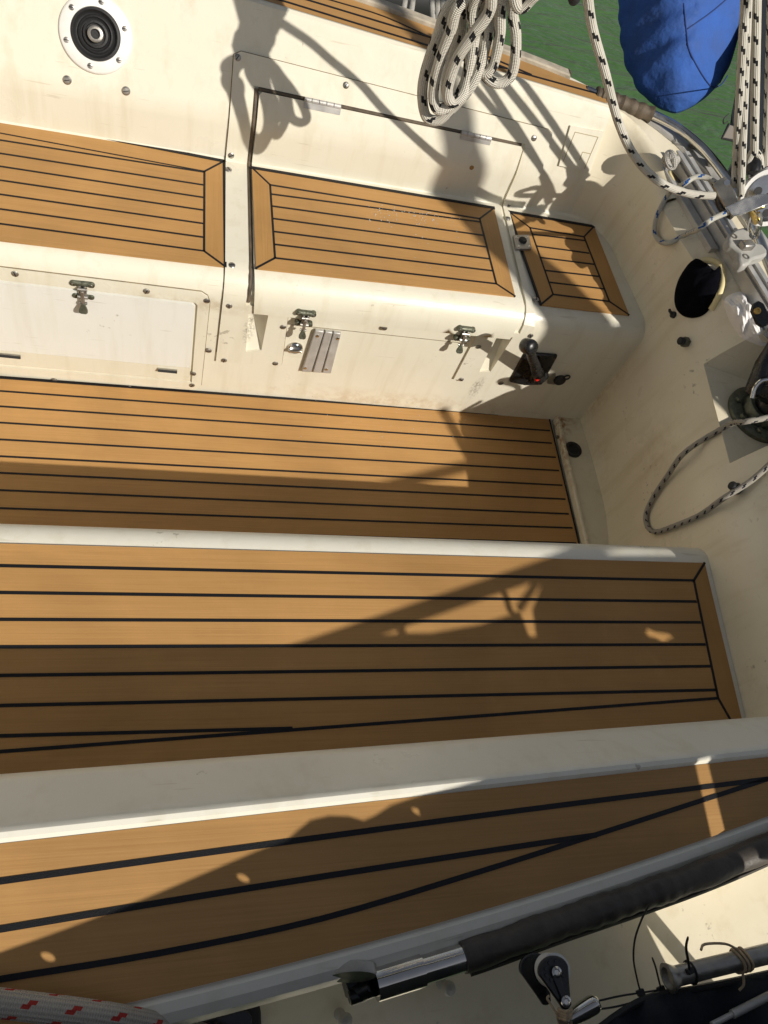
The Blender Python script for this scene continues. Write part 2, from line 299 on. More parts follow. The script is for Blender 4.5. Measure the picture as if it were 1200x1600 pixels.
def inside(p, poly):
    c = False; n = len(poly); x, y = p[0], p[1]
    for i in range(n):
        x1, y1 = poly[i][0], poly[i][1]; x2, y2 = poly[(i + 1) % n][0], poly[(i + 1) % n][1]
        if (y1 > y) != (y2 > y) and x < (x2 - x1) * (y - y1) / (y2 - y1) + x1: c = not c
    return c
def dense(poly, step, closed=True):
    out = []; n = len(poly)
    for i in range(n if closed else n - 1):
        a, b = V(poly[i]).to_2d(), V(poly[(i + 1) % n]).to_2d(); k = max(1, int((b - a).length / step))
        out += [a.lerp(b, j / k) for j in range(k)]
    return out
def rrect(u0, v0, u1, v1, r, seg=5):
    out = []
    for cx, cy, a0 in ((u1 - r, v1 - r, 0), (u0 + r, v1 - r, 90), (u0 + r, v0 + r, 180), (u1 - r, v0 + r, 270)):
        for k in range(seg + 1):
            a = math.radians(a0 + 90 * k / seg); out.append((cx + r * math.cos(a), cy + r * math.sin(a)))
    return out
def patch(mb, fn, outline, holes=(), ug=(), vg=(), off=0.0, base=None, step=0.03, mi=0):
    """mesh a 2-D outline with holes, map it to 3-D through fn(u,v,off); with base, add side walls down to that offset"""
    loops = [dense(outline, step)] + [dense(h, step) for h in holes]
    pts = []; edges = []
    for L in loops:
        o = len(pts); pts += L; n = len(L); edges += [(o + i, o + (i + 1) % n) for i in range(n)]
    for u in ug:
        for v in vg:
            p = (u, v)
            if inside(p, outline) and not any(inside(p, h) for h in holes): pts.append(V(p))
    vv, ee, ff, *_ = delaunay_2d_cdt([V(p) for p in pts], edges, [], 0, 1e-5)
    fs = []
    for f in ff:
        c = sum((vv[i] for i in f), V((0, 0))) / len(f)
        if inside(c, loops[0]) and not any(inside(c, h) for h in loops[1:]): fs.append(list(f))
    mb.add([fn(p.x, p.y, off) for p in vv], fs, mi)
    if base is not None:
        for L in loops:
            n = len(L); a = [fn(p.x, p.y, off) for p in L]; b = [fn(p.x, p.y, base) for p in L]
            mb.add(a + b, [[i, i + n, (i + 1) % n + n, (i + 1) % n] for i in range(n)], mi)
    return mb
def frange(a, b, s):
    n = int(round((b - a) / s)); return [a + (b - a) * i / n for i in range(n + 1)]

#@@SHELL
# ------------------------------------------------------------------ the moulded shell
def Zt(X): return 0.718 - 0.045 * X
def Yf(X): return 1.80 - 0.055 * X            # inner ridge of far coaming
def Yn(X): return 0.1275 + 0.0515 * X         # inner ridge of near coaming
def fprof(X):
    y, z = Yf(X), Zt(X); P = [(1.262, -0.02), (1.264, 0.18), (1.266, 0.345)]
    for a in (160, 140, 120, 105, 90): P.append((1.316 + 0.050 * math.cos(math.radians(a)), 0.350 + 0.050 * math.sin(math.radians(a))))
    P += [(1.40, 0.4), (1.50, 0.4), (1.652, 0.4), (1.661, 0.408), (1.664, 0.43), (1.666, 0.485), (1.670, 0.507), (1.680, 0.53)]
    P += [(y - 0.022, z - 0.040), (y - 0.010, z - 0.016), (y - 0.003, z - 0.004), (y + 0.004, z), (y + 0.012, z - 0.002), (y + 0.016, z - 0.008)]
    return P
def arc(P):
    s = [0.0]
    for a, b in zip(P[:-1], P[1:]): s.append(s[-1] + math.hypot(b[0] - a[0], b[1] - a[1]))
    return s
SREF = arc(fprof(0.5)); NP = len(SREF)
def fpt(X, s):
    P = fprof(X)
    s = min(max(s, 0), SREF[-1])
    for i in range(NP - 1):
        if s <= SREF[i + 1] + 1e-9:
            t = (s - SREF[i]) / (SREF[i + 1] - SREF[i]); return V((X, P[i][0] + (P[i + 1][0] - P[i][0]) * t, P[i][1] + (P[i + 1][1] - P[i][1]) * t))
def fnorm(X, s):
    a, b = fpt(X, s - 0.006), fpt(X, s + 0.006); t = (b - a).normalized(); return V((0, -t.z, t.y))
def ffn(X, s, off): return fpt(X, s) + fnorm(X, s) * off
def inv(P):
    """(X, s) of the far-profile point nearest to P"""
    best = None
    for i in range(401):
        s = SREF[-1] * i / 400; q = fpt(P.x, s); d = (q - P).length
        if best is None or d < best[0]: best = (d, s)
    return P.x, best[1]
def Xb(Y):
    q = 1.178 - 0.17 * (Y - 1.05) ** 2; l = 1.090 + 0.094 * (Y - 0.29); t = min(1, max(0, (Y - 0.68) / 0.30)); t = t * t * (3 - 2 * t); return l + (q - l) * t
ZB = 0.625                                     # top of the stern bulkhead
XG = frange(-1.4, 1.3, 0.06)
def loft(mb, rows, mi=0):
    n = len(rows[0]); o = []
    for r in rows: o += r
    mb.add(o, [[i * n + k, (i + 1) * n + k, (i + 1) * n + k + 1, i * n + k + 1] for i in range(len(rows) - 1) for k in range(n - 1)], mi); return mb
# --- far bench: riser, rounded nosing, seat
def ipx(px, py, y=1.264): return inv(YP(px, py, y))
LP = [ipx(388, 488), ipx(419.2, 490.4), ipx(408.2, 545.4), ipx(384, 547)]
RP = [ipx(774, 525), ipx(801, 525), ipx(766, 578), ipx(748, 579)]
S_SEAT = SREF[10]; S_TOP = SREF[-1]
bench = thing('bench_seat', (0.2, 1.45, 0), 'long cream far bench with screwed locker frame and rounded front edge', 'bench')
mb = MB(); patch(mb, ffn, [(-1.4, 0), (1.3, 0), (1.3, S_SEAT + 0.004), (-1.4, S_SEAT + 0.004)], [LP, RP], XG, SREF[1:10], step=0.03)
for P, k in ((LP, 0), (RP, 1)):
    q = [ffn(u, v, 0) for u, v in P]; TL, TR, BR, BL = q; Dp = V(TL if k == 0 else TR) + V((0, 0.055, 0.0))
    mb.add([TL, TR, BR, BL, Dp], [[3, 2, 4], [2, 1, 4], [0, 3, 4], [1, 0, 4]])
bench_shell = mb.build('bench_moulding', M['cream'], bench, sharp=28)
# --- far coaming: seat back, ridge
fc = thing('cockpit_coaming', (0.2, 1.78, 0.4), 'far cockpit coaming with teak-topped edge rising behind the long bench', 'coaming')
XE = 1.03
mb = MB(); rows = []
for X in frange(-1.4, XE, 0.06): rows.append([V((X, *fprof(X)[k])) for k in range(10, NP)])
loft(mb, rows); back_shell = mb.build('seat_back', M['cream'], fc, sharp=28)
# --- stern bulkhead with the rounded corner
BO = [0.0] * 7 + [0.003, 0.010, 0.020, 0.030, 0.040]
BZ = [0.4, 0.408, 0.43, 0.46, 0.50, 0.53, 0.575, 0.598, 0.612, 0.620, 0.624, ZB]
YC = 1.50
st = thing('stern_bulkhead', (1.2, 0.9, 0), 'stained cream bulkhead closing the aft end of the cockpit', 'bulkhead')
mb = MB(); rows = []
for i in range(13):
    t = i / 12; r = []
    for k in range(12):
        y, z = fprof(XE)[10 + k]; p0 = V((XE, y, z)); p2 = V((Xb(YC) + BO[k], YC, BZ[k])); y1 = y + 0.0; p1 = V((Xb(1.60) + BO[k] + 0.012, y1 - 0.012, (z * 0.6 + BZ[k] * 0.4)))
        q = (1 - t) ** 2 * p0 + 2 * t * (1 - t) * p1 + t * t * p2; r.append(q)
    rows.append(r)
CORNER_TOP = [r[-1] for r in rows]
loft(mb, rows)
RN, RF, RZ = 0.806, 1.083, 0.500               # recess for the rudder head
def lean(y, z): t = min(1, max(0, (1.42 - y) / 0.4)); return 0.09 * t * t * (3 - 2 * t) * max(0, (z - 0.42) / 0.2) ** 1.5
def bfn(y, z, off): return V((Xb(y) + lean(y, z) + (0.04 * max(0, (z - 0.59) / (ZB - 0.59)) ** 2 if z > 0.59 else 0) - off, y, z))
patch(mb, bfn, [(-0.35, -0.05), (YC, -0.05), (YC, ZB), (RF, ZB), (RF, RZ), (RN, RZ), (RN, ZB), (-0.35, ZB)], [], frange(-0.3, 1.48, 0.05), BZ[3:-1] + [0.05, 0.1, 0.2, 0.3], step=0.03)
patch(mb, bfn, [(YC, -0.05), (1.75, -0.05), (1.75, 0.402), (YC, 0.402)], [], [], [], step=0.04)
f_pts = [V((bfn(RN, RZ, 0).x, RN, RZ)), V((1.40, 0.90, RZ)), V((1.40, 1.02, RZ)), V((bfn(RF, RZ, 0).x, RF, RZ))]
f_top = [bfn(RN, ZB, 0), V((1.43, 0.88, ZB)), V((1.43, 1.03, ZB)), bfn(RF, ZB, 0)]
mb.add(f_pts, [[0, 1, 2, 3]])
def wall_rows(y, b0, b1): return [[bfn(y, RZ + (ZB - RZ) * k / 12, 0), b0.lerp(b1, k / 12)] for k in range(13)]
loft(mb, wall_rows(RN, f_pts[1], f_top[1])); loft(mb, wall_rows(RF, f_pts[2], f_top[2])); mb.add([f_pts[1], f_pts[2], f_top[2], f_top[1]], [[0, 1, 2, 3]])
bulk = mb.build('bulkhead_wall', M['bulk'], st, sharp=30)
# --- ledge behind the floor
mb = MB(); mb.prism([(1.088, 0.58, 0.018), (1.20, 0.58, 0.018), (1.20, 1.30, 0.018), (1.096, 1.30, 0.018)], (0, 0, -0.06)); mb.prism([(1.082, 0.58, 0.026), (1.094, 0.58, 0.026), (1.102, 1.30, 0.026), (1.090, 1.30, 0.026)], (0, 0, -0.06))
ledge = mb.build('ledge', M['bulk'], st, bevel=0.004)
# --- near bench
nb = thing('bench_seat', (0.2, 0.5, 0), 'near bench with black-lined teak seat and white rounded front edge', 'bench')
def nprof():
    P = [(0.668, -0.02), (0.668, 0.345)]
    for a in (20, 40, 60, 75, 90): P.append((0.618 + 0.050 * math.cos(math.radians(a)), 0.350 + 0.050 * math.sin(math.radians(a))))
    return P + [(0.50, 0.4), (0.205, 0.4)]
mb = MB(); loft(mb, [[V((X, *p)) for p in reversed(nprof())] for X in frange(-1.4, 1.26, 0.07)]); near_shell = mb.build('bench_moulding', M['white'], nb, sharp=28)
# --- near coaming
nc = thing('cockpit_coaming', (0.3, 0.1, 0.4), 'near cockpit coaming with wide black-lined teak top in the foreground', 'coaming')
def band(X): return 0.186 + 0.040 * (X + 0.16)
def tedge(X): return -0.0455 + 0.10 * X + 0.06 * X * X if X > -0.6 else -0.0455 + 0.028 * (X + 0.6) - 0.0384
def outer(X): return tedge(X) - 0.017
def ncsec(X):
    z, y = Zt(X), Yn(X); o = outer(X); b = band(X)
    return [(b + 0.022, 0.39), (b + 0.012, z - 0.10), (b + 0.004, z - 0.070), (b - 0.004, z - 0.058), (y + 0.010, z - 0.010), (y + 0.005, z - 0.003), (y, z), (y - 0.006, z - 0.001), (y - 0.010, z - 0.006), (o + 0.016, z - 0.008), (o + 0.010, z - 0.005), (o, z - 0.006), (o - 0.010, z - 0.012), (o - 0.016, z - 0.026), (o - 0.018, z - 0.05), (o - 0.006, 0.53), (o - 0.004, 0.485)]
mb = MB(); loft(mb, [[V((X, *p)) for p in ncsec(X)] for X in frange(-1.4, 1.5, 0.06)]); near_coam = mb.build('coaming_moulding', M['white'], nc, sharp=24)
# --- floor and decks, water
mb = MB(); mb.prism([(-1.5, 0.6, -0.006), (1.3, 0.6, -0.006), (1.3, 1.35, -0.006), (-1.5, 1.35, -0.006)], (0, 0, -0.05))
flo = mb.build('cockpit_floor', M['cream']); tag(flo, kind='structure')
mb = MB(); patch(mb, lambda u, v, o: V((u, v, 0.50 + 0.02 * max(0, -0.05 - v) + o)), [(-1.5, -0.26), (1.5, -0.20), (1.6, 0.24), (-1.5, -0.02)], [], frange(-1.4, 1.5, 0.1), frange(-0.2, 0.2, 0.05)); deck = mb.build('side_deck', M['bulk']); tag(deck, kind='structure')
mb = MB(); mb.add([(-160, -160, -0.75), (160, -160, -0.75), (160, 160, -0.75), (-160, 160, -0.75)], [[0, 1, 2, 3]]); wat = mb.build('water', M['water']); tag(wat, kind='structure')
# --- stern deck (top of bulkhead to the transom edge) and hull side
edge = [V((1.36, -0.35, ZB)), V((1.41, 0.5, ZB)), V((1.415, 0.96, ZB)), V((1.385, 1.25, ZB)), V((1.335, 1.48, ZB)), V((1.285, 1.615, ZB)), V((1.22, 1.70, ZB + 0.004)), V((1.13, 1.765, 0.645))]
def tex(X): return Zt(X) - 0.008
inner_e = [bfn(y, ZB, 0) for y in frange(-0.35, RN, 0.07)] + [V((1.43, 0.88, ZB)), V((1.43, 1.03, ZB))] + [bfn(y, ZB, 0) for y in frange(RF, YC, 0.07)] + list(reversed(CORNER_TOP))
outl = [(p.x, p.y) for p in inner_e]
# --- far coaming top: teak level sheet from ridge to toe rail
FO = [(-1.4, 2.10), (0.447, 1.930), (0.593, 1.907), (0.779, 1.880), (0.866, 1.865), (0.931, 1.850), (1.03, 1.805)]
def fo(X):
    for (a, ya), (b, yb) in zip(FO[:-1], FO[1:]):
        if X <= b: return ya + (yb - ya) * (X - a) / (b - a)
    return FO[-1][1]
OUTF = [V((X, fo(X), tex(X))) for X, _ in FO]
mb = MB(); loft(mb, [[V((X, Yf(X) + 0.016, tex(X))), V((X, fo(X) + 0.002, tex(X) - 0.002)), V((X, fo(X) + 0.014, tex(X) - 0.02)), V((X, fo(X) + 0.05, 0.3)), V((X, fo(X) - 0.02, -0.9))] for X in frange(-1.4, XE, 0.06)]); far_top = mb.build('coaming_top', M['white'], fc, sharp=30)
mb = MB(); xs = frange(-1.4, 0.93, 0.05)
loft(mb, [[V((X, fo(X) - w_, tex(X) + h)) for w_, h in ((0.0265, 0.0), (0.0255, 0.010), (0.022, 0.013), (0.0, 0.013), (-0.004, 0.009), (-0.005, -0.012))] for X in xs]); mb.add([V((0.93, fo(0.93) - w_, tex(0.85) + h)) for w_, h in ((0.0265, 0.0), (0.0255, 0.010), (0.022, 0.013), (0.0, 0.013), (-0.004, 0.009), (-0.005, -0.012))], [[0, 1, 2, 3, 4, 5]]); mb.build('toe_cap', M['cap'], fc, sharp=40)
# stern deck, transom, toe rail
def deckz(u, v):
    q = min(CORNER_TOP, key=lambda p: (p.x - u) ** 2 + (p.y - v) ** 2); d = math.hypot(q.x - u, q.y - v)
    return q.z + (ZB - q.z) * min(1, d / 0.18)
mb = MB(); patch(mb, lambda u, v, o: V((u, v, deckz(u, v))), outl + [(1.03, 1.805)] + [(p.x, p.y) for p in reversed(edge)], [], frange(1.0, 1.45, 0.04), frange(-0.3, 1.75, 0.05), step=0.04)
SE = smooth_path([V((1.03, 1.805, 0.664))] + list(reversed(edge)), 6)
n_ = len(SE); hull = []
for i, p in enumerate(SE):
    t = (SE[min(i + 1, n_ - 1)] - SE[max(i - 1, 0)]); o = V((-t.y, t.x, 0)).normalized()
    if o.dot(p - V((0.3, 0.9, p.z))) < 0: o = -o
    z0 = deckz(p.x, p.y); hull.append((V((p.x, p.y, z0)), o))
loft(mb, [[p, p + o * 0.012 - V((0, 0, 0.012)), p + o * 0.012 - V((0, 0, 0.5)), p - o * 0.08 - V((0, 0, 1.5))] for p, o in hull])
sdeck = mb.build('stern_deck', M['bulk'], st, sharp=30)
mb = MB(); loft(mb, [[p + o * 0.004 - V((0, 0, 0.002)), p + o * 0.006 + V((0, 0, 0.006)), p + o * 0.040 + V((0, 0, 0.006)), p + o * 0.042 - V((0, 0, 0.05))] for p, o in hull]); mb.build('alloy_rail', M['alloy'], st, sharp=30)

# ------------------------------------------------------------------ ray casting onto what is built so far
def bvh_of(objs):
    vs = []; fs = []
    for o in objs:
        w0 = origin(o); k = len(vs); vs += [v.co + w0 for v in o.data.vertices]; fs += [[i + k for i in p.vertices] for p in o.data.polygons]
    return BVHTree.FromPolygons(vs, fs)
BV = bvh_of([bench_shell, back_shell, bulk, near_shell, near_coam, flo, deck, sdeck, ledge])
def hit(px, py, bv=None):
    d = ray(px, py).normalized(); p, n, i, _ = (bv or BV).ray_cast(EYE, d)
    if p is None: return DP(px, py, 1.8), -d
    if n.dot(d) > 0: n = -n
    return p, n
def frame_at(px, py, bv=None, up=V((0, 0, 1))):
    p, n = hit(px, py, bv); u = (up - n * up.dot(n)).normalized() if abs(up.dot(n)) < 0.95 else (V((0, 1, 0)) - n * n.y).normalized()
    return p, n, u, u.cross(n)                 # point, normal, up along surface, right
def screw(parent, px, py, r=0.0052, bv=None, lift=0.0):
    p, n, u, x = frame_at(px, py, bv); p = p + n * lift; r *= 1.2; a = random.uniform(0, 3.1); d = x * math.cos(a) + u * math.sin(a)
    mb = MB(); mb.lathe(p, n, [(r * 1.15, -0.001), (r * 1.15, 0.0006), (r, 0.0014), (r * 0.6, 0.0024), (0.0001, 0.0026)], 12); mb.box(p + n * 0.0022, d * r * 0.85, n.cross(d) * r * 0.14, n * 0.0008, 1)
    return mb.build('screw', [M['dullsteel'], M['rubber']], parent)

# ------------------------------------------------------------------ teak panels
def ext(a, b, X):
    return a + (b - a) * ((X - a.x) / (b.x - a.x))
def panel(parent, z, outline, seams, cross=(), th=0.004, sw=0.0048, edge=None):
    """synthetic teak laid flat at height z: outline / cross boards / black seams, all on one level"""
    mb = MB(); mb.prism(outline, (0, 0, -th))
    for c in cross: mb.prism([p + V((0, 0, 0.0004)) for p in c], (0, 0, -0.0015), 1)
    for sm in seams:
        w_ = sw
        if isinstance(sm, tuple): sm, w_ = sm
        mb.strip(sm, w_, h=0.0009, mi=2)
    if edge:
        for e, w_ in edge: mb.strip(e, w_, h=0.0014, mi=2)
    return mb.build('teak_panel', [M['teak'], M['teakx'], M['caulk']], parent, smooth=False)
def Z2(z, *pp): return [ZP(x, y, z) for x, y in pp]
# far left seat
z = 0.4045
a, b = Z2(z, (0, 184), (350, 252)); c, d = Z2(z, (0, 375), (352, 416.5)); L = -1.35
seams = []
for (x0, y0), (x1, y1), w_ in (((0, 208), (318, 267.5), 0.003), ((0, 219), (319, 269), 0.0045), ((0, 239.7), (317, 289), 0.0045), ((0, 260), (317, 308.5), 0.0045), ((0, 281.7), (317, 328.3), 0.0045), ((0, 303.7), (317, 349.3), 0.0045), ((0, 326.7), (317, 370.7), 0.0045), ((0, 349.7), (319, 392.3), 0.0045)):
    p, q = Z2(z, (x0, y0), (x1, y1)); seams.append(([ext(q, p, L), q], w_))
ti, bi = Z2(z, (319.5, 268), (319, 392.5)); seams += [[ti, bi], [ti, b], [bi, d]]
panel(bench, z, [ext(b, a, L), b, d, ext(d, c, L)], seams, [[ti, b, d, bi]], edge=[([ext(b, a, L), b], 0.009), ([b, d], 0.006)])
# small aft seat
o = Z2(z, (795, 331), (928, 354), (983, 492), (845, 476)); i_ = Z2(z, (828, 356), (912.5, 370), (952, 471), (864, 460))
seams = [Z2(z, *s) for s in (((831, 366), (914, 376)), ((837.5, 384.5), (920, 395.5)), ((844.5, 402.5), (927.5, 413)), ((851, 422.5), (935.5, 432)), ((857.5, 441), (944, 451.5)))] + [[i_[k], i_[(k + 1) % 4]] for k in range(4)] + [[o[k], i_[k]] for k in range(4)]
panel(bench, z, o, seams, [[o[0], i_[0], i_[3], o[3]], [o[1], o[2], i_[2], i_[1]]], edge=[([o[0], o[1]], 0.009), ([o[0], o[3]], 0.006)])
# cockpit floor
z = 0.004
p0, p1, p2 = Z2(z, (0, 590), (858, 653), (903, 843)); L = -1.45
seams = []
for l, r in (((0, 611), (859, 673)), ((0, 635), (861.7, 692.5)), ((0, 660.4), (868, 714.6)), ((0, 686.7), (873, 735.4)), ((0, 713), (878, 758.3)), ((0, 738.8), (883, 780)), ((0, 765.8), (888, 803)), ((0, 794), (894, 825)), ((0, 822), (900, 848.7))):
    p, q = Z2(z, l, r); seams.append([ext(q, p, L), q])
pe = p1 + (p2 - p1) * ((0.60 - p1.y) / (p2.y - p1.y))
fl = panel(flo, z, [ext(p1, p0, L), p1, pe, V((L, 0.60, z))], seams, edge=[([ext(p1, p0, L), p1], 0.007), ([p1, pe], 0.004)])
# near seat
z = 0.4045
p0, p1, p2 = Z2(z, (0, 849), (1101, 879.5), (1157, 1115)); L = -1.35
pe = p1 + (p2 - p1) * ((0.212 - p1.y) / (p2.y - p1.y)); seams = []
for l, r in (((0, 884), (1084, 907)), ((0, 926), (1087.5, 940)), ((0, 968), (1094, 972.5)), ((0, 1011), (1101.5, 1007)), ((0, 1055.5), (1110, 1041)), ((0, 1102.5), (1118.5, 1078)), ((0, 1174.5), (1121.5, 1091))):
    p, q = Z2(z, l, r); seams.append(([ext(q, p, L), q], 0.0055))
p, q = Z2(z, (0, 1150), (456, 1138)); seams.append(([ext(q, p, L), q], 0.0055)); t0, t1 = Z2(z, (1084, 907), (1122, 1091)); seams += [([t0, t1], 0.005), ([p1, t0], 0.005), ([t1, pe], 0.005)]
panel(nb, z, [ext(p1, p0, L), p1, pe, V((L, 0.212, z))], seams, [[t0, p1, pe, t1]])
# near coaming top (follows the sheer)
NS = V((0.045, 0, 1)).normalized(); NP0 = V((0, 0, 0.718 - 0.005))
def N2(*pp): return [PP(x, y, NP0, NS) for x, y in pp]
mb = MB(); rows = []
ob = [V((X, tedge(X), 0.713 - 0.045 * X)) for X in frange(-1.3, 1.4, 0.05)]; top = [V((p.x, Yn(p.x) - 0.0105, p.z)) for p in ob]
n = len(ob); mb.add(ob + top, [[k, k + 1, n + k + 1, n + k] for k in range(n - 1)])
mb.add([p - V((0, 0, 0.006)) for p in ob] + ob, [[k, k + 1, n + k + 1, n + k] for k in range(n - 1)])
for pl, w_ in (((( -200, 1404), (0, 1377), (400, 1322), (800, 1268), (1200, 1217), (1300, 1203)), 0.0066), (((-200, 1486), (0, 1452), (400, 1386), (800, 1324), (930, 1305)), 0.0066), (((-100, 1549), (0, 1530), (250, 1489), (500, 1436), (733, 1367), (935, 1303), (1200, 1217), (1260, 1198)), 0.0062)):
    q_ = N2(*pl); mb.strip([ext(q_[1], q_[0], -1.25)] + smooth_path(q_, 4), w_, NS, h=0.0009, mi=2)
mb.build('teak_panel', [M['teak'], M['teakx'], M['caulk']], nc, smooth=False)
# far coaming top
FS = V((0.045, 0, 1)).normalized(); FP0 = V((0, 0, 0.718 - 0.0045))
def F2(*pp): return [PP(x, y, FP0, FS) for x, y in pp]
mb = MB(); xs = frange(-1.4, 1.025, 0.05)
i1 = [V((X, Yf(X) + 0.018, 0.7135 - 0.045 * X)) for X in xs]; o1 = [V((X, max(fo(X) - 0.027 if X < 0.93 else fo(X) - 0.012, Yf(X) + 0.0185), 0.7135 - 0.045 * X)) for X in xs]; n = len(xs)
mb.add(i1 + o1, [[k, k + 1, n + k + 1, n + k] for k in range(n - 1)])
for pl, w_ in ((((300, -42), (437, 0), (675, 73), (800, 110), (950, 151)), 0.006), (((330, -46), (480, 0), (677, 60), (760, 88), (830, 117)), 0.006), (((380, -40), (515, 0), (600, 26), (690, 66), (800, 110)), 0.004)):
    q_ = F2(*pl); mb.strip([ext(q_[1], q_[0], -1.3)] + smooth_path(q_, 4), w_, FS, h=0.0012, mi=2)
mb.build('teak_panel', [M['teak'], M['teakx'], M['caulk']], fc, smooth=False)

# ------------------------------------------------------------------ far bench: locker frame plate, door, lids
def XS(px, py): p, n = hit(px, py); return inv(p)
def sz(zv): return SREF[0] + (zv + 0.02)       # height on the riser to profile length
s_top_o = XS(600, 143)[1]; s_top_l = XS(600, 186)[1]
s_top_l = XS(500, 160)[1]
FRM = [(0.100, sz(0.133)), (0.262, sz(0.138)), (0.250, sz(0.335)), (0.152, sz(0.335)), (0.150, s_top_l + 0.004), (0.829, s_top_l + 0.004), (0.829, sz(0.345)), (0.722, sz(0.345)), (0.722, sz(0.150)), (0.874, sz(0.145)), (0.866, sz(0.34)), (0.846, SREF[7]), (0.844, SREF[10]), (0.895, SREF[14]), (0.893, s_top_o), (0.880, s_top_o + 0.008), (0.115, s_top_o + 0.008), (0.100, s_top_o)]
mb = MB(); patch(mb, ffn, FRM, [LP, RP], XG, SREF[1:20], off=0.006, base=-0.001, step=0.025); mb.build('locker_frame', M['cream'], bench, sharp=28)
for x, y in ((371, 90), (361, 241), (357, 268), (362, 417), (358, 475), (540, 133), (833, 215), (793, 320), (792, 344), (350, 560), (430, 565), (442, 508), (836, 470), (720, 590), (782, 596), (747, 539), (828, 522), (600, 510)): screw(bench, x, y, 0.0055, lift=0.006)
SEAL = simple('aged sealant', (0.20, 0.155, 0.09), 0.8, var=0.4, vscale=60)
mb = MB()
for loop in (FRM[9:], FRM[:3]):
    dl = dense(loop, 0.03, closed=False) + [V(loop[-1])]; pp = [ffn(q.x, q.y, 0.001) for q in dl]; mb.tube(pp, 0.0016, 6)
mb.tube([ffn(q.x, q.y, 0.001) for q in dense([FRM[-1], FRM[0]], 0.03, closed=False)], 0.0018, 6)
mb.build('sealant', SEAL, bench)
# riser door frame and door
DF = [(-1.25, sz(0.012)), (0.055, sz(0.012)), (0.070, sz(0.030)), (0.072, sz(0.330)), (0.066, sz(0.348)), (0.052, sz(0.357)), (-1.25, sz(0.366))]
DH = [(-1.20, sz(0.040)), (0.046, sz(0.040)), (0.046, sz(0.318)), (0.040, sz(0.326)), (-1.20, sz(0.333))]
mb = MB(); patch(mb, ffn, DF, [DH], XG, SREF[1:4], off=0.006, base=-0.001, step=0.04); mb.build('door_frame', M['cream'], bench, sharp=28)
for x, y in ((24, 425), (229, 452), (323, 467), (326, 545), (302, 581), (300, 599), (86, 592), (203, 603)): screw(bench, x, y, 0.0055, lift=0.006)
mb = MB(); mb.tube([ffn(q.x, q.y, 0.0012) for q in dense(DF[1:], 0.03, closed=False)], 0.0016, 6); mb.build('sealant', SEAL, bench)
mb = MB(); patch(mb, ffn, [(-1.19, sz(0.106)), (0.040, sz(0.100)), (0.040, sz(0.314)), (0.034, sz(0.320)), (-1.19, sz(0.327))], [], XG, SREF[1:3], off=0.007, base=-0.001, step=0.04); door = mb.build('locker_door', M['door'], bench, sharp=30)
mb = MB(); patch(mb, ffn, [(-1.19, sz(0.050)), (0.040, sz(0.046)), (0.040, sz(0.097)), (-1.19, sz(0.103))], [], XG, [], off=0.0055, base=-0.001, step=0.04); mb.build('lower_rail', M['cream'], door, sharp=30)
for x0, x1, y0, y1 in ((-6, 33, 549, 553), (247, 277, 573, 576)):
    p, q = hit(x0, y0)[0], hit(x1, y1)[0]; o_ = V((0, -0.009, 0.0)); mb = MB(); mb.box((p + q) / 2 + o_, (q - p) / 2, V((0, 0, 0.0045)), V((0, -0.002, 0))); mb.tube([p + o_ + V((0, -0.003, 0)), q + o_ + V((0, -0.003, 0))], 0.0032, 8, 1); mb.build('hinge', [M['dullsteel'], M['rubber']], door)
def toggle_latch(parent, px, py, bv, scale=1.0, open_=0.0):
    p, n, u, x = frame_at(px, py, bv); n = V((0, -1, 0.05)).normalized(); u = V((0, 0.05, 1)).normalized(); x = V((1, 0, 0)); s = scale
    mb = MB()
    def P(a, b, c): return p + x * a * s + u * b * s + n * c * s
    def oval(w_, h, z0, z1, cy, mi=0): mb.lathe(P(0, cy, 0), n, [(1, z0), (1, z1 - 0.001), (0.93, z1), (0.001, z1)], 20, mi, sx=x, squash=(w_ * s, h * s))
    # base
    for pts, r in (([P(-0.020, 0, 0.005), P(0.020, 0, 0.005)], 0.0085), ([P(-0.018, -0.040, 0.004), P(0.018, -0.040, 0.004)], 0.0075)):
        mb.tube(pts, r * s, 12)
        for q in pts: mb.lathe(q, n, [(r * s, -0.006), (r * s * 0.98, 0.005), (r * s * 0.5, 0.0062), (0.0001, 0.0062)], 12)
    for a in (-0.020, 0.020): mb.lathe(P(a, 0, 0.011), n, [(0.0042 * s, 0), (0.004 * s, 0.0012), (0.001, 0.0018)], 10, 1)
    mb.box(P(0, -0.020, 0.003), x * 0.009 * s, u * 0.024 * s, n * 0.004 * s)
    mb.box(P(-0.006, -0.020, 0.010), x * 0.0025 * s, u * 0.018 * s, n * 0.006 * s, 1); mb.box(P(0.006, -0.020, 0.010), x * 0.0025 * s, u * 0.018 * s, n * 0.006 * s, 1)
    mb.tube([P(-0.011, -0.010, 0.016), P(0.011, -0.010, 0.016)], 0.0042 * s, 10, 1); mb.tube([P(-0.012, -0.033, 0.017), P(0.012, -0.033, 0.017)], 0.005 * s, 10, 1); mb.tube([P(-0.009, -0.052, 0.018), P(0.009, -0.052, 0.018)], 0.0035 * s, 10, 1); mb.tube([P(0.0, -0.012, 0.019), P(0.0, -0.048, 0.021)], 0.0045 * s, 10, 1)
    out = [P(0.0035, -0.050, 0.020), P(0.010, -0.066, 0.026), P(0.010, -0.072, 0.027), P(0.006, -0.076, 0.0275), P(-0.006, -0.076, 0.0275), P(-0.010, -0.072, 0.027), P(-0.010, -0.066, 0.026), P(-0.0035, -0.050, 0.020)]
    mb.prism([q + n * 0.003 for q in out], -n * 0.005)
    return mb.build('toggle_latch', [M['bronze'], M['dullsteel']], parent, bevel=0.0007)
toggle_latch(door, 129, 440, None, 0.9)
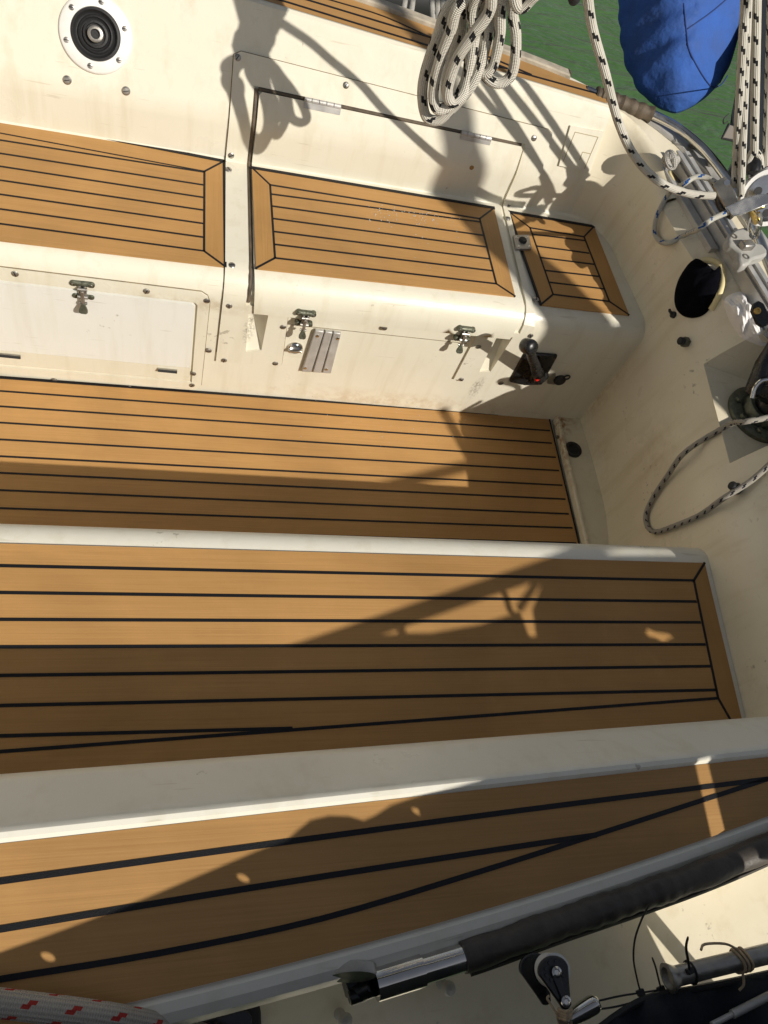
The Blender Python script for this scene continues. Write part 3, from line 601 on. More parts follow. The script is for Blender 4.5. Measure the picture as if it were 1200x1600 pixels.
# middle lid
LZ = 0.012
LO = [(0.172, sz(0.318)), (0.808, sz(0.328)), (0.815, SREF[7]), (0.815, SREF[10]), (0.824, s_top_l - 0.012), (0.818, s_top_l - 0.004), (0.168, s_top_l - 0.004), (0.162, s_top_l - 0.010), (0.162, SREF[7])]
mb = MB(); patch(mb, ffn, LO, [], XG, SREF[2:20], off=LZ, base=0.001, step=0.02); lid = lidp = mb.build('locker_lid', M['cream'], bench, sharp=28)
z = 0.4 + LZ + 0.004
o = Z2(z, (393.5, 262), (772, 325), (805, 463), (400, 419)); i_ = Z2(z, (422, 289), (749.5, 341.7), (775.5, 443.5), (429.7, 403.2))
seams = [Z2(z, *s) for s in (((424.5, 303.5), (751.2, 346.9)), ((425.5, 322.2), (754.7, 367.7)), ((427.3, 341.7), (759, 385.9)), ((428.6, 362), (764.2, 404.5)), ((429.2, 382), (768.5, 423.1)))] + [[i_[k], i_[(k + 1) % 4]] for k in range(4)] + [[o[k], i_[k]] for k in range(4)]
panel(lid, z, o, seams, [[o[0], i_[0], i_[3], o[3]], [o[1], o[2], i_[2], i_[1]]], edge=[([o[0], o[1]], 0.009)])
BVL = bvh_of([lidp, bench_shell, back_shell])
toggle_latch(lid, 478, 487, BVL, 0.84); toggle_latch(lid, 728, 512, BVL, 0.84)
for x0, x1 in ((0.265, 0.352), (0.655, 0.735)):
    h = None; s_ = s_top_l - 0.001; mb = MB()
    n5 = 5
    for k in range(n5):
        a = x0 + (x1 - x0) * k / n5 + 0.0008; b = x0 + (x1 - x0) * (k + 1) / n5 - 0.0008; mb.tube([ffn(a, s_, 0.013), ffn(b, s_, 0.013)], 0.0058, 10)
    mb.add([ffn(x0, s_ - 0.016, 0.0135), ffn(x1, s_ - 0.016, 0.0135), ffn(x1, s_, 0.0165), ffn(x0, s_, 0.0165)], [[0, 1, 2, 3]]); mb.build('hinge', M['alloy'], lid)
mb = MB(); mb.tube([ffn(x, s_top_l - 0.0, 0.003) for x in frange(0.16, 0.82, 0.05)], 0.0042, 8); mb.tube([ffn(0.1555, SREF[2] + (s_top_l - SREF[2]) * k / 40, 0.0025) for k in range(41)], 0.0052, 8); mb.build('joint_and_shade', M['leather2'], lid)  # dark strips in the lid gap; the left one paints its shadow
mb = MB(); mb.tube([ffn(x, sz(0.316) + (x - 0.17) * 0.0155, 0.004) for x in frange(0.21, 0.775, 0.02)], 0.0022, 6); mb.tube([ffn(x, sz(0.283) + (x - 0.25) * 0.004, -0.0006) for x in frange(0.265, 0.71, 0.02)], 0.0013, 6); mb.build('lower_gap', SEAL, lid)
mb = MB(); mb.lathe(hit(737, 262, BVL)[0], hit(737, 262, BVL)[1], [(0.006, 0), (0.0055, 0.0008), (0.003, 0.001), (0.0001, 0.001)], 12); mb.build('rust_spot', simple('rust', (0.35, 0.20, 0.07), 0.8), lid)

# ------------------------------------------------------------------ fittings on the bench and seat back
BV2 = bvh_of([bench_shell, back_shell, bulk, near_shell, near_coam, flo, deck, sdeck, ledge, lidp] + [o for o in bpy.data.objects if o.name.startswith(('locker_frame', 'teak_panel'))])
def dial():
    p, n, u, x = frame_at(150, 54); t = thing('gear_socket', p, 'round white flanged socket with black rubber rings and hollow hub on the far seat back', 'socket')
    R = 0.075
    mb = MB(); mb.lathe(p, n, [(R, -0.002), (R, 0.003), (R - 0.004, 0.0065), (R * 0.68, 0.008), (R * 0.665, 0.006), (R * 0.66, -0.02)], 56); mb.build('flange', M['plate'], t, sharp=50)
    mb = MB(); mb.lathe(p, n, [(R * 0.665, 0.004), (R * 0.66, 0.0105), (R * 0.60, 0.012), (R * 0.57, 0.009), (R * 0.54, 0.003), (R * 0.50, 0.002), (R * 0.475, 0.007), (R * 0.43, 0.008), (R * 0.40, 0.003), (R * 0.36, 0.002), (R * 0.34, 0.009), (R * 0.28, 0.010), (R * 0.27, 0.003), (R * 0.22, 0.003)], 56); mb.build('bellows', M['rubber'], t, sharp=60)
    mb = MB(); mb.lathe(p, n, [(R * 0.215, 0.0), (R * 0.21, 0.014), (R * 0.17, 0.0155), (R * 0.13, 0.0155), (R * 0.115, 0.012)], 32); mb.build('hub', M['dullsteel'], t, sharp=40)
    mb = MB(); mb.lathe(p, n, [(R * 0.30, 0.0025), (R * 0.12, 0.0026), (R * 0.115, 0.009), (0.0001, 0.009)], 24); mb.build('hub_bore', M['rubber'], t)
    for k in range(6):
        a = math.radians(20 + 60 * k); q = p + (x * math.cos(a) + u * math.sin(a)) * R * 0.83 + n * 0.007
        mb = MB(); mb.lathe(q, n, [(0.006, 0), (0.0055, 0.0012), (0.003, 0.002), (0.0001, 0.0021)], 12); mb.box(q + n * 0.002, x * 0.005, u * 0.0009, n * 0.0006, 1); mb.build('screw', [M['dullsteel'], M['rubber']], t)
dial()
for x, y, l in ((105, 125, 'steel bolt head left below the round socket on the seat back'), (197, 142, 'steel bolt head right below the round socket on the seat back')):
    p, n = hit(x, y); mb = MB(); mb.lathe(p, n, [(0.0095, -0.001), (0.009, 0.002), (0.006, 0.0045), (0.0001, 0.005)], 16); mb.box(p + n * 0.0045, V((0.006, 0, 0.002)), n.cross(V((0.001, 0, -0.0005))).normalized() * 0.001, n * 0.0008, 1)
    tag(mb.build('bolt_head', [M['dullsteel'], M['rubber']]), l, 'bolt', 'bolts under the round socket')
# access hatch cover on the seat back
c4 = [XS(890, 196), XS(943, 205), XS(918, 268), XS(872, 258)]
ac = thing('hatch_cover', hit(905, 232)[0], 'thin square cream cover plate on the far seat back near the aft corner', 'cover plate')
mb = MB(); patch(mb, ffn, c4, [], [], SREF, off=0.006, base=-0.001, step=0.02); mb.build('cover_plate', M['cream'], ac)
mb = MB()
for a, b in (((897, 206), (933, 213)), ((933, 213), (912, 262)), ((897, 206), (879, 250)), ((909, 236), (922, 239)), ((909, 236), (904, 249))):
    p, q = [ffn(*XS(*w_), 0.0062) for w_ in (a, b)]; mb.strip([p, q], 0.0016, fnorm(*XS(*a)), h=0.0006)
mb.build('seam', simple('seam dirt', (0.40, 0.33, 0.2), 0.8), ac)
# strike plate on the small seat
p, n = ZP(816, 377, 0.4095), V((0, 0, 1)); q4 = Z2(0.412, (802, 367), (827, 366), (831, 388), (806, 389))
sp = thing('strike_plate', p, 'small square steel plate with black button beside the little teak seat', 'plate')
mb = MB(); mb.prism(q4, (0, 0, -0.009)); mb.build('plate', M['dullsteel'], sp, bevel=0.0015)
mb = MB(); mb.lathe(V((p.x, p.y, 0.412)), n, [(0.011, 0), (0.011, 0.003), (0.008, 0.006), (0.0001, 0.0062)], 18); mb.build('button', M['rubber'], sp)
for a, b in ((807, 371), (824, 371), (810, 385), (827, 385)):
    mb = MB(); mb.lathe(ZP(a, b, 0.412), n, [(0.003, 0), (0.0025, 0.001), (0.0001, 0.0013)], 10); mb.build('rivet', M['steel'], sp)
# vent grille
def RQ(px, py, off=0.0): return YP(px, py, 1.2635 - off)
vg = thing('vent_grille', RQ(500, 550), 'ribbed grey alloy vent plate on the far bench front under a latch', 'vent')
mb = MB(); mb.prism([RQ(494, 519, 0.004), RQ(532, 522, 0.004), RQ(516, 583, 0.004), RQ(471, 580, 0.004)], (0, 0.006, 0)); mb.build('back_plate', M['dullsteel'], vg)
for t0, t1 in ((0.02, 0.34), (0.385, 0.66), (0.70, 0.98)):
    A, B, C, D = RQ(492, 517, 0.011), RQ(534, 522, 0.011), RQ(518, 584, 0.011), RQ(470, 581, 0.011)
    mb = MB(); mb.prism([A.lerp(B, t0), A.lerp(B, t1), D.lerp(C, t1), D.lerp(C, t0)], (0, 0.009, 0)); mb.build('slat', M['alloy'], vg, bevel=0.002)
for x, y in ((496, 525), (528, 529), (477, 575), (510, 577)):
    q = RQ(x, y, 0.011); mb = MB(); mb.lathe(q, V((0, -1, 0)), [(0.0048, 0), (0.0045, 0.0012), (0.0001, 0.002)], 12); mb.build('screw', M['steel'], vg)
q = RQ(461, 543); lo = thing('key_lock', q, 'round steel turn lock left of the ribbed vent plate', 'lock'); mb = MB(); mb.lathe(q, V((0, -1, 0.05)), [(0.019, -0.001), (0.0185, 0.004), (0.015, 0.0065), (0.012, 0.0045), (0.0001, 0.0045)], 28); mb.build('rose', M['steel'], lo, sharp=50)
mb = MB(); mb.box(q + V((0, -0.009, 0)), V((0.017, 0, 0.001)), V((0, 0, 0.0028)), V((0, -0.006, 0))); mb.build('thumb_turn', M['steel'], lo, bevel=0.001)
# throttle
th = thing('throttle_lever', RQ(840, 590), 'black engine control lever with round knob on its black plate on the bench front', 'throttle')
mb = MB(); mb.prism([RQ(819, 553, 0.009), RQ(872, 557, 0.009), RQ(847, 602, 0.009), RQ(820, 603, 0.009), RQ(796, 598, 0.009)], (0, 0.011, 0)); mb.build('base_plate', M['black'], th, bevel=0.004)
b0, k0 = RQ(842, 588, 0.008), YP(825, 541, 1.16)
mb = MB(); mb.tube([b0, b0.lerp(k0, 0.1), b0.lerp(k0, 0.55), b0.lerp(k0, 0.95)], [0.020, 0.0165, 0.0125, 0.0105], 16); mb.lathe(b0, V((0, -1, 0)), [(0.026, 0), (0.025, 0.006), (0.018, 0.012), (0.0001, 0.014)], 24); mb.build('lever', M['black'], th, sharp=45)
ax = V((0.25, -0.75, 0.6)).normalized(); mb = MB(); mb.lathe(k0 - ax * 0.018, ax, [(0.0001, 0), (0.013, 0.001), (0.0175, 0.006), (0.019, 0.014), (0.0185, 0.030), (0.016, 0.036), (0.009, 0.039), (0.0001, 0.0395)], 28); mb.build('knob', M['black'], th, sharp=50)
mb = MB(); mb.lathe(RQ(839, 591, 0.026), V((0, -1, 0.1)), [(0.0075, -0.008), (0.007, 0.004), (0.004, 0.007), (0.0001, 0.0075)], 14); mb.build('neutral_button', M['red'], th)
# deck plug
q, n, u, x = frame_at(874, 592); pl = thing('plug_cap', q, 'small round black socket cap with a finger loop beside the throttle', 'cap'); mb = MB(); mb.lathe(q, n, [(0.0165, -0.002), (0.0165, 0.008), (0.014, 0.011), (0.0001, 0.0115)], 24); mb.build('cap', M['rubber'], pl)
c_ = q + x * 0.012 + u * 0.018 + n * 0.008; mb = MB(); mb.tube([c_ + (x * math.cos(a) + u * math.sin(a)) * 0.008 for a in [k * math.pi / 6 for k in range(12)]], 0.0024, 8, closed=True); mb.build('loop', M['rubber'], pl)
mb = MB(); mb.prism([hit(853 + 3, 583)[0] + n * 0.003, hit(868, 583)[0] + n * 0.003, hit(866, 600)[0] + n * 0.003, hit(855, 598)[0] + n * 0.003], -n * 0.004); mb.build('bracket', M['dullsteel'], pl)
# floor drain
q = V((*ZP(895, 703, 0.019).to_2d(), 0.019)); dr = thing('floor_drain', q, 'round black rubber drain in the ledge at the aft end of the cockpit floor', 'drain')
mb = MB(); mb.lathe(q, V((0, 0, 1)), [(0.026, -0.004), (0.026, 0.005), (0.023, 0.008), (0.018, 0.006), (0.0165, 0.001), (0.0001, 0.0012)], 28); mb.build('drain_ring', M['rubber'], dr, sharp=50)
for x, y, l in ((871, 683, 'small dark screw hole in the rusty corner of the ledge'),):
    q = ZP(x, y, 0.0185); mb = MB(); mb.lathe(q, V((0, 0, 1)), [(0.006, 0), (0.0055, 0.002), (0.0001, 0.003)], 12); tag(mb.build('bolt_head', M['leather2']), l, 'bolt')
# ------------------------------------------------------------------ stern gear: traveller, mainsheet block, falls, coil
BV = bvh_of([bench_shell, back_shell, bulk, near_shell, near_coam, flo, deck, sdeck, ledge, lidp])
tr = thing('sheet_traveller', ZP(1125, 350, 0.63), 'straight grey alloy traveller track running across the stern deck under the big block', 'traveller')
a, b = ZP(1062, 243, 0.655), ZP(1192, 455, 0.655); d = (b - a).normalized(); b = b + d * 0.9; sd = d.cross(V((0, 0, 1)))
if sd.x < 0: sd = -sd
def extr(mb, a, b, sec, sd, mi=0):
    n = len(sec); mb.add([p + sd * x + V((0, 0, z)) for p in (a, b) for x, z in sec], [[k, (k + 1) % n, n + (k + 1) % n, n + k] for k in range(n)] + [list(range(n - 1, -1, -1)), list(range(n, 2 * n))], mi)
mb = MB(); extr(mb, a, b, [(-0.020, -0.03), (0.020, -0.03), (0.020, 0.002), (0.012, 0.002), (0.012, 0.010), (0.019, 0.010), (0.019, 0.014), (0.006, 0.014), (0.006, 0.008), (-0.006, 0.008), (-0.006, 0.014), (-0.019, 0.014), (-0.019, 0.010), (-0.012, 0.010), (-0.012, 0.002), (-0.020, 0.002)], sd); mb.build('track', M['alloy'], tr, sharp=30)
mb = MB(); extr(mb, a + d * 0.01 - sd * 0.037, a + d * 0.30 - sd * 0.037, [(-0.012, -0.035), (0.012, -0.035), (0.012, -0.020), (-0.012, -0.020)], sd); mb.build('backing_rail', M['alloy'], tr, bevel=0.002)
for k in range(7):
    q = a + d * (0.02 + 0.085 * k) + sd * 0.0125 + V((0, 0, 0.014)); mb = MB(); mb.lathe(q, V((0, 0, 1)), [(0.005, 0), (0.0045, 0.002), (0.0001, 0.0028)], 10); mb.build('screw', M['dullsteel'], tr)
kn = MB(); c = ZP(1048, 250, 0.665)
for k, (r, ax) in enumerate(((0.016, (1, 0.3, 0.4)), (0.015, (0.2, 1, 0.6)), (0.017, (0.4, -0.5, 1)))):
    A = V(ax).normalized(); e1 = A.orthogonal().normalized(); e2 = A.cross(e1)
    kn.tube([c + (e1 * math.cos(t) + e2 * math.sin(t)) * r for t in [j * math.pi / 8 for j in range(16)]], 0.008, 10, closed=True)
tag(kn.build('stopper_knot', M['roper'] if False else M['ropeg']), 'pale knotted rope end at the far end of the traveller track', 'knot')
# fairlead slot in the stern deck
p, n = hit(1056, 283); fl_ = thing('fairlead', p, 'small oval slotted plate let into the stern deck beside the rope knot', 'fairlead')
dd = (hit(1066, 297)[0] - hit(1046, 270)[0]).normalized(); ss = n.cross(dd)
mb = MB(); mb.lathe(p, n, [(1, -0.002), (1, 0.003), (0.9, 0.005), (0.0001, 0.005)], 28, sx=dd, squash=(0.032, 0.013)); mb.build('rim', M['yellow'], fl_)
mb = MB(); mb.lathe(p + n * 0.005, n, [(1, 0), (1, 0.0012), (0.0001, 0.0012)], 24, sx=dd, squash=(0.024, 0.006)); mb.build('slot', M['leather2'], fl_)
# traveller car
ca = thing('traveller_car', ZP(1166, 385, 0.68), 'grey lobed car with two horns riding on the traveller track below the block', 'traveller car')
mb = MB(); mb.prism(Z2(0.700, (1138, 372), (1141, 364), (1149, 358), (1160, 355), (1168, 354), (1172, 361), (1172, 369), (1180, 378), (1192, 381), (1199, 390), (1200, 397), (1190, 401), (1178, 404), (1172, 411), (1164, 415), (1157, 411), (1154, 403), (1155, 395), (1149, 387), (1140, 381)), (0, 0, -0.026)); mb.build('car_body', M['greyplastic'], ca, bevel=0.007)
for x, y in ((1147, 369), (1166, 401)):
    mb = MB(); mb.lathe(ZP(x, y, 0.701), V((0, 0, 1)), [(0.008, -0.002), (0.008, 0.001), (0.0055, 0.001), (0.005, -0.004), (0.0001, -0.004)], 16); mb.build('rivet', M['dullsteel'], ca)
mb = MB(); mb.box(ZP(1166, 384, 0.705), V((0.016, 0.004, 0)), V((-0.003, 0.010, 0)), V((0, 0, 0.010))); mb.build('toggle', M['dullsteel'], ca, bevel=0.004)
# mainsheet block
BD = 1.68
mbk = thing('mainsheet_block', DP(1165, 330, BD), 'big steel mainsheet block with pale sheave and cam cleat above the traveller', 'block')
def D(x, y, dd=0.0): return DP(x, y, BD + dd)
mb = MB(); mb.prism([D(1114, 290, .01), D(1119, 283, .0), D(1134, 275, -.01), D(1150, 302, -.015), D(1154, 318, -.01), D(1133, 323, 0)], CF * 0.006); mb.build('cleat_cheek', M['dullsteel'], mbk, bevel=0.0015)
mb = MB(); mb.prism([D(1133, 323, -.03), D(1165, 308, -.03), D(1190, 302, -.03), D(1206, 304, -.03), D(1209, 316, -.03), D(1190, 324, -.03), D(1160, 335, -.025), D(1144, 338, -.02)], CF * 0.006); mb.build('cleat_arm', M['steel'], mbk, bevel=0.002)
mb = MB(); mb.tube(smooth_path([D(1122, 290, .02), D(1124, 310, .02), D(1130, 326, .02), D(1145, 337, .01)], 4), 0.010, 12); mb.build('cam', M['black'], mbk)
ax = (-CF * 0.85 + CD * 0.5 - CR * 0.1).normalized()
sc_c = D(1199, 308, 0.03)
mb = MB(); mb.lathe(sc_c, ax, [(0.050, -0.010), (0.060, -0.010), (0.061, -0.006), (0.053, 0.0), (0.061, 0.006), (0.060, 0.010), (0.050, 0.010)], 40); mb.build('sheave', M['plate'], mbk, sharp=40)
mb = MB(); mb.lathe(sc_c, ax, [(0.052, -0.013), (0.050, 0.013), (0.035, 0.0145), (0.012, 0.0145), (0.011, 0.020), (0.0001, 0.020)], 36); mb.build('cheek', M['steel'], mbk, sharp=35)
for k in range(6):
    e1 = ax.orthogonal().normalized(); e2 = ax.cross(e1); q = sc_c + (e1 * math.cos(k * 1.047) + e2 * math.sin(k * 1.047)) * 0.031 + ax * 0.0142
    mb = MB(); mb.lathe(q, ax, [(0.0085, 0), (0.0085, 0.001), (0.0001, 0.001)], 14); mb.build('lightening_hole', M['rubber'], mbk)
mb = MB(); mb.lathe(D(1177, 252, .0), (CD * -1).normalized(), [(0.0001, -0.03), (0.014, -0.026), (0.017, -0.012), (0.016, 0.006), (0.010, 0.016), (0.0001, 0.02)], 20); mb.build('swivel', M['black'], mbk)
mb = MB(); mb.prism([D(1165, 262, .01), D(1172, 244, .01), D(1186, 246, .01), D(1196, 262, .01), D(1190, 280, .01), D(1170, 280, .01)], CF * 0.005); mb.build('head_plate', M['dullsteel'], mbk, bevel=0.001)
mb = MB(); mb.tube([D(1136, 285, -.012), D(1136, 285, .02)], 0.006, 10); mb.build('pin', M['steel'], mbk)
# shackle between block and car
sh = thing('shackle', D(1178, 350, .05), 'bright wire shackle with brass pin between the block and the grey traveller car', 'shackle')
mb = MB(); mb.tube(smooth_path([D(1174, 326, .02), D(1171, 345, .05), D(1170, 362, .09), D(1176, 372, .10), D(1182, 362, .09), D(1183, 345, .05), D(1180, 327, .02)], 5), 0.0042, 10); mb.build('bow', M['steel'], sh)
mb = MB(); mb.tube([D(1172, 328, .01), D(1179, 340, .03), D(1181, 349, .05)], [0.004, 0.0065, 0.004], 10); mb.build('snap', M['brass'], sh)
mb = MB(); mb.tube(smooth_path([D(1186, 332, .02), D(1190, 345, .04), D(1187, 360, .07), D(1183, 372, .1)], 4), 0.003, 8); mb.build('split_ring', M['steel'], sh)
mb = MB(); mb.tube([D(1168, 330, .02), D(1192, 322, .02)], 0.0055, 10); mb.build('clevis_pin', M['brass'], sh)
# falls of the mainsheet
def rope(name, pts, r, mat, label, cat='rope', group=None, n=8, u0=0.0, seg=14, parent=None):
    mb = MB(); mb.tube(smooth_path(pts, n), r, seg, u0=u0); o = mb.build(name, mat, parent, sharp=60)
    if parent is None: tag(o, label, cat, group)
    return o
FG = 'mainsheet falls'
rope('mainsheet_fall', [DP(1172, -90, 1.262), DP(1168, 0, 1.347), DP(1157.5, 304, 1.70)], 0.0082, M['rope'], 'front white black-flecked fall of the mainsheet, running down into the cam cleat', group=FG, u0=0)
rope('mainsheet_fall', [DP(1168, -90, 1.233), DP(1163, 20, 1.343), DP(1147.5, 290, 1.70)], 0.0078, M['rope'], 'worn mainsheet fall half hidden behind the front one, nearest the blue cover', group=FG, u0=0.3)
rope('mainsheet_fall', [DP(1183, -90, 1.273), DP(1182, 0, 1.361), DP(1178.5, 240, 1.66)], 0.0086, M['rope'], 'mainsheet fall ending in a spliced eye at the black swivel', group=FG, u0=0.6)
rope('mainsheet_fall', [DP(1208, -90, 1.298), DP(1206, 0, 1.381), DP(1197, 256, 1.69)], 0.008, M['rope'], 'rightmost mainsheet fall at the edge of the picture, in front of the black canvas', group=FG, u0=0.1)
mb = MB(); mb.tube(smooth_path([DP(1170, 262, 1.685), DP(1171, 248, 1.67), DP(1178, 236, 1.655), DP(1187, 246, 1.67), DP(1189, 262, 1.685)], 5), 0.0075, 12); tag(mb.build('spliced_eye', M['rope'], None), 'white spliced rope eye round the black swivel of the block', 'rope eye')
tail_pts = [DP(898, -330, 0.98), DP(900, -220, 1.06), DP(906, -140, 1.135), DP(912, -75, 1.205), DP(917, -20, 1.262), DP(925, 40, 1.33), DP(945, 112, 1.40), DP(966, 190, 1.50), DP(992, 245, 1.585), DP(1030, 284, 1.645), DP(1075, 302, 1.675), DP(1116, 306, 1.685)]
rope('sheet_tail', tail_pts, 0.0086, M['rope'], 'single black-flecked sheet tail curving down past the blue cover into the cam cleat')
# hanging coil
strands = [
    [(722, -50, 1.29), (712, 0, 1.29), (685, 53, 1.29), (664, 115, 1.29), (660, 152, 1.29), (666, 182, 1.29), (683, 188, 1.285), (701, 174, 1.28), (728, 145, 1.27), (745, 118, 1.27), (756, 82, 1.28), (767, 27, 1.29), (772, -50, 1.30)],
    [(735, -50, 1.26), (724, 0, 1.26), (704, 48, 1.26), (684, 105, 1.265), (677, 146, 1.27), (681, 168, 1.27), (693, 170, 1.27), (710, 158, 1.275), (727, 128, 1.29), (736, 80, 1.30), (748, 20, 1.31), (752, -50, 1.31)],
    [(742, -50, 1.32), (731, 5, 1.32), (719, 53, 1.32), (701, 112, 1.315), (697, 142, 1.31), (706, 160, 1.305), (722, 150, 1.30), (741, 122, 1.305), (751, 92, 1.31), (757, 30, 1.32), (762, -50, 1.32)],
    [(775, -40, 1.24), (765, 16, 1.24), (740, 53, 1.24), (717, 87, 1.245), (704, 120, 1.25), (699, 148, 1.255), (708, 160, 1.26), (724, 146, 1.265), (733, 112, 1.275), (741, 60, 1.285), (744, 0, 1.29)],
    [(792, -50, 1.27), (785, 0, 1.27), (781, 53, 1.27), (772, 97, 1.27), (761, 114, 1.27), (752, 108, 1.275), (755, 86, 1.28), (762, 55, 1.285), (770, 0, 1.29), (776, -50, 1.29)],
    [(806, -50, 1.30), (803, 0, 1.30), (806, 53, 1.30), (805, 92, 1.30), (797, 120, 1.30), (779, 130, 1.30), (762, 122, 1.30), (754, 104, 1.31), (758, 70, 1.32), (774, 20, 1.32), (786, -50, 1.32)],
    [(846, -30, 1.25), (826, 2, 1.25), (814, 12, 1.25), (806, 4, 1.25), (800, -30, 1.26)]]
CPL = DP(683, 188, 1.405)
def CD_(x, y, d): return DP(x, y, 1.405 + (d - 1.285) - (188 - y) * 0.00093)
top_c = DP(790, -50, 1.405 - 238 * 0.00093)
coil = thing('rope_coil', DP(735, 180, 1.285), 'hanging coil of thick white rope with black flecks in front of the seat back', 'rope coil')
for k, S in enumerate(strands):
    pts = [CD_(*q) for q in S if q[1] > -45]; j = V((math.cos(k * 2.4), math.sin(k * 2.4), 0)) * 0.012
    pts = [top_c + j + V((0.20, 0.0, 0.40)), top_c + j + V((0.025, 0, 0.05))] + pts + ([top_c - j + V((0.025, 0, 0.05)), top_c - j + V((0.0, 0, 0.40))] if k < 6 else [])
    rope('rope_turn', pts, 0.0094, M['rope'], None, n=9, u0=0.17 * k, parent=coil)
mb = MB()
for k in range(22):
    c = top_c + V((0.5, 0, 1)) * (0.03 + 0.017 * k); e1, e2 = V((0.032 + 0.002 * math.sin(k * 2.1), 0, -0.003)), V((0, 0.029, 0.003))
    mb.tube([c + e1 * math.cos(t) + e2 * math.sin(t) for t in [i * math.pi / 8 for i in range(16)]], 0.0094, 12, closed=True)
mb.build('wrapping_turns', M['rope'], coil)
# thin lines
def onb(px, py, off): p, n = hit(px, py); return p + n * off
rope('control_line', [DP(1122, 288, 1.69), DP(1106, 278, 1.70), DP(1086, 277, 1.70), DP(1066, 289, 1.70), onb(1047, 309, .02), onb(1034, 334, .012), onb(1028, 360, .010), onb(1035, 376, .010), onb(1052, 380, .012), onb(1074, 373, .02), DP(1092, 358, 1.63), DP(1112, 343, 1.655), DP(1140, 331, 1.67), DP(1168, 323, 1.67)], 0.0060, M['ropeb'], 'thin white control line with blue flecks looping from the block over the bulkhead')
rope('wheel_line', [DP(1235, 636, 1.60), DP(1200, 652, 1.595), DP(1163, 659, 1.60), onb(1130, 672, .020)] + [onb(x, y, o) for x, y, o in ((1085, 708, .022), (1050, 745, .012), (1025, 780, .009), (1014, 806, .0085), (1018, 826, .0085), (1032, 832, .0085), (1060, 823, .010), (1100, 806, .010), (1140, 783, .020))] + [onb(1176, 756, .012), onb(1215, 722, .012)], 0.0062, M['rope2'], 'worn thin brown-grey flecked line hanging in a long loop on the bulkhead')
# grey mooring lines beyond the toe cap, dark fender
for x0, x1, l in ((633, 626, 'leftmost grey line hanging beyond the far toe cap'), (645, 640, 'second grey line from the left beyond the far toe cap'), (675, 677, 'grey line beside the hanging coil, third from the left beyond the toe cap'), (684, 684, 'fourth grey line beyond the far toe cap, partly behind the hanging coil'), (692, 692, 'grey line closest to the hanging coil beyond the far toe cap')):
    rope('mooring_line', [DP(x0 + 3, -60, 2.0), DP(x0, 0, 2.02), DP(x1, 40, 2.04), DP(x1 - 2, 110, 2.10)], 0.0075, M['ropeg'], l, 'mooring line', 'grey lines beyond the toe cap', n=6)
mb = MB(); pts = smooth_path([ZP(470, -60, -0.2), ZP(600, -14, -0.2), ZP(720, -8, -0.2), ZP(800, -40, -0.2)], 6); mb.tube(pts, [0.12] * len(pts), 24); tag(mb.build('dinghy_tube', M['rubber']), 'black inflatable dinghy tube on the water behind the grey lines', 'dinghy')
# ------------------------------------------------------------------ pushpit rail and what hangs on it
pr = thing('pushpit_rail', ZP(1100, 240, 0.66), 'curved stainless stern rail outside the traveller with brown leather wrap at its forward end', 'rail')
pts = smooth_path(Z2(0.662, (915, 141), (935, 149), (965, 160), (1012, 176), (1062, 202), (1102, 236), (1138, 283), (1168, 336), (1190, 385), (1215, 450), (1235, 530)), 6)
mb = MB(); mb.tube(pts, 0.0115, 16); mb.build('rail_tube', M['steel'], pr)
lp = smooth_path(Z2(0.662, (930, 147), (950, 154), (980, 165), (1018, 179)), 8); mb = MB(); mb.tube(lp, [0.0185 + 0.0022 * math.sin(i * 1.9) for i in range(len(lp))], 16); mb.build('leather_wrap', M['leather2'], pr)
for (x, y), (x2, y2) in (((1083, 219), (1084, 238)), ((1113, 249), (1108, 262))):
    t, bt = ZP(x, y, 0.662), ZP(x2, y2, 0.61); mb = MB(); mb.tube([t, bt], 0.011, 14); mb.lathe(bt, V((0, 0, 1)), [(0.024, 0), (0.024, 0.006), (0.014, 0.012), (0.0001, 0.013)], 20); mb.build('post', M['dullsteel'], pr)
mb = MB(); mb.prism(Z2(0.64, (1118, 300), (1140, 262), (1158, 226), (1166, 232), (1150, 268), (1130, 305)), (0, 0, -0.012)); mb.build('bracket', M['dullsteel'], pr, bevel=0.002)
# blue cover
cov = thing('outboard_cover', DP(1058, 172, 2.02), 'bright blue canvas cover hanging over the green water outside the stern rail', 'canvas cover')
prof = [(-260, 1075, 99), (-150, 1074, 100), (-60, 1071, 99), (0, 1066, 97), (40, 1064, 93), (80, 1061, 85), (110, 1061, 75), (135, 1060, 61), (152, 1059, 45), (165, 1057, 28), (172, 1056, 12), (175, 1056, 1)]
mb = MB(); seg = 72; vs = []
prof2 = []
for (y0, c0, h0), (y1, c1, h1) in zip(prof[:-1], prof[1:]):
    for k in range(4): t = k / 4; prof2.append((y0 + (y1 - y0) * t, c0 + (c1 - c0) * t, h0 + (h1 - h0) * t))
prof = prof2 + [prof[-1]]
rot = math.radians(-32); ex = 0.55
sect = []
for k in range(seg):
    a = 2 * math.pi * k / seg; x_, z_ = math.copysign(abs(math.cos(a)) ** ex, math.cos(a)), math.copysign(abs(math.sin(a)) ** ex, math.sin(a)) * 0.9
    sect.append((x_ * math.cos(rot) - z_ * math.sin(rot), x_ * math.sin(rot) + z_ * math.cos(rot), x_, z_))
xm = max(abs(q[0]) for q in sect)
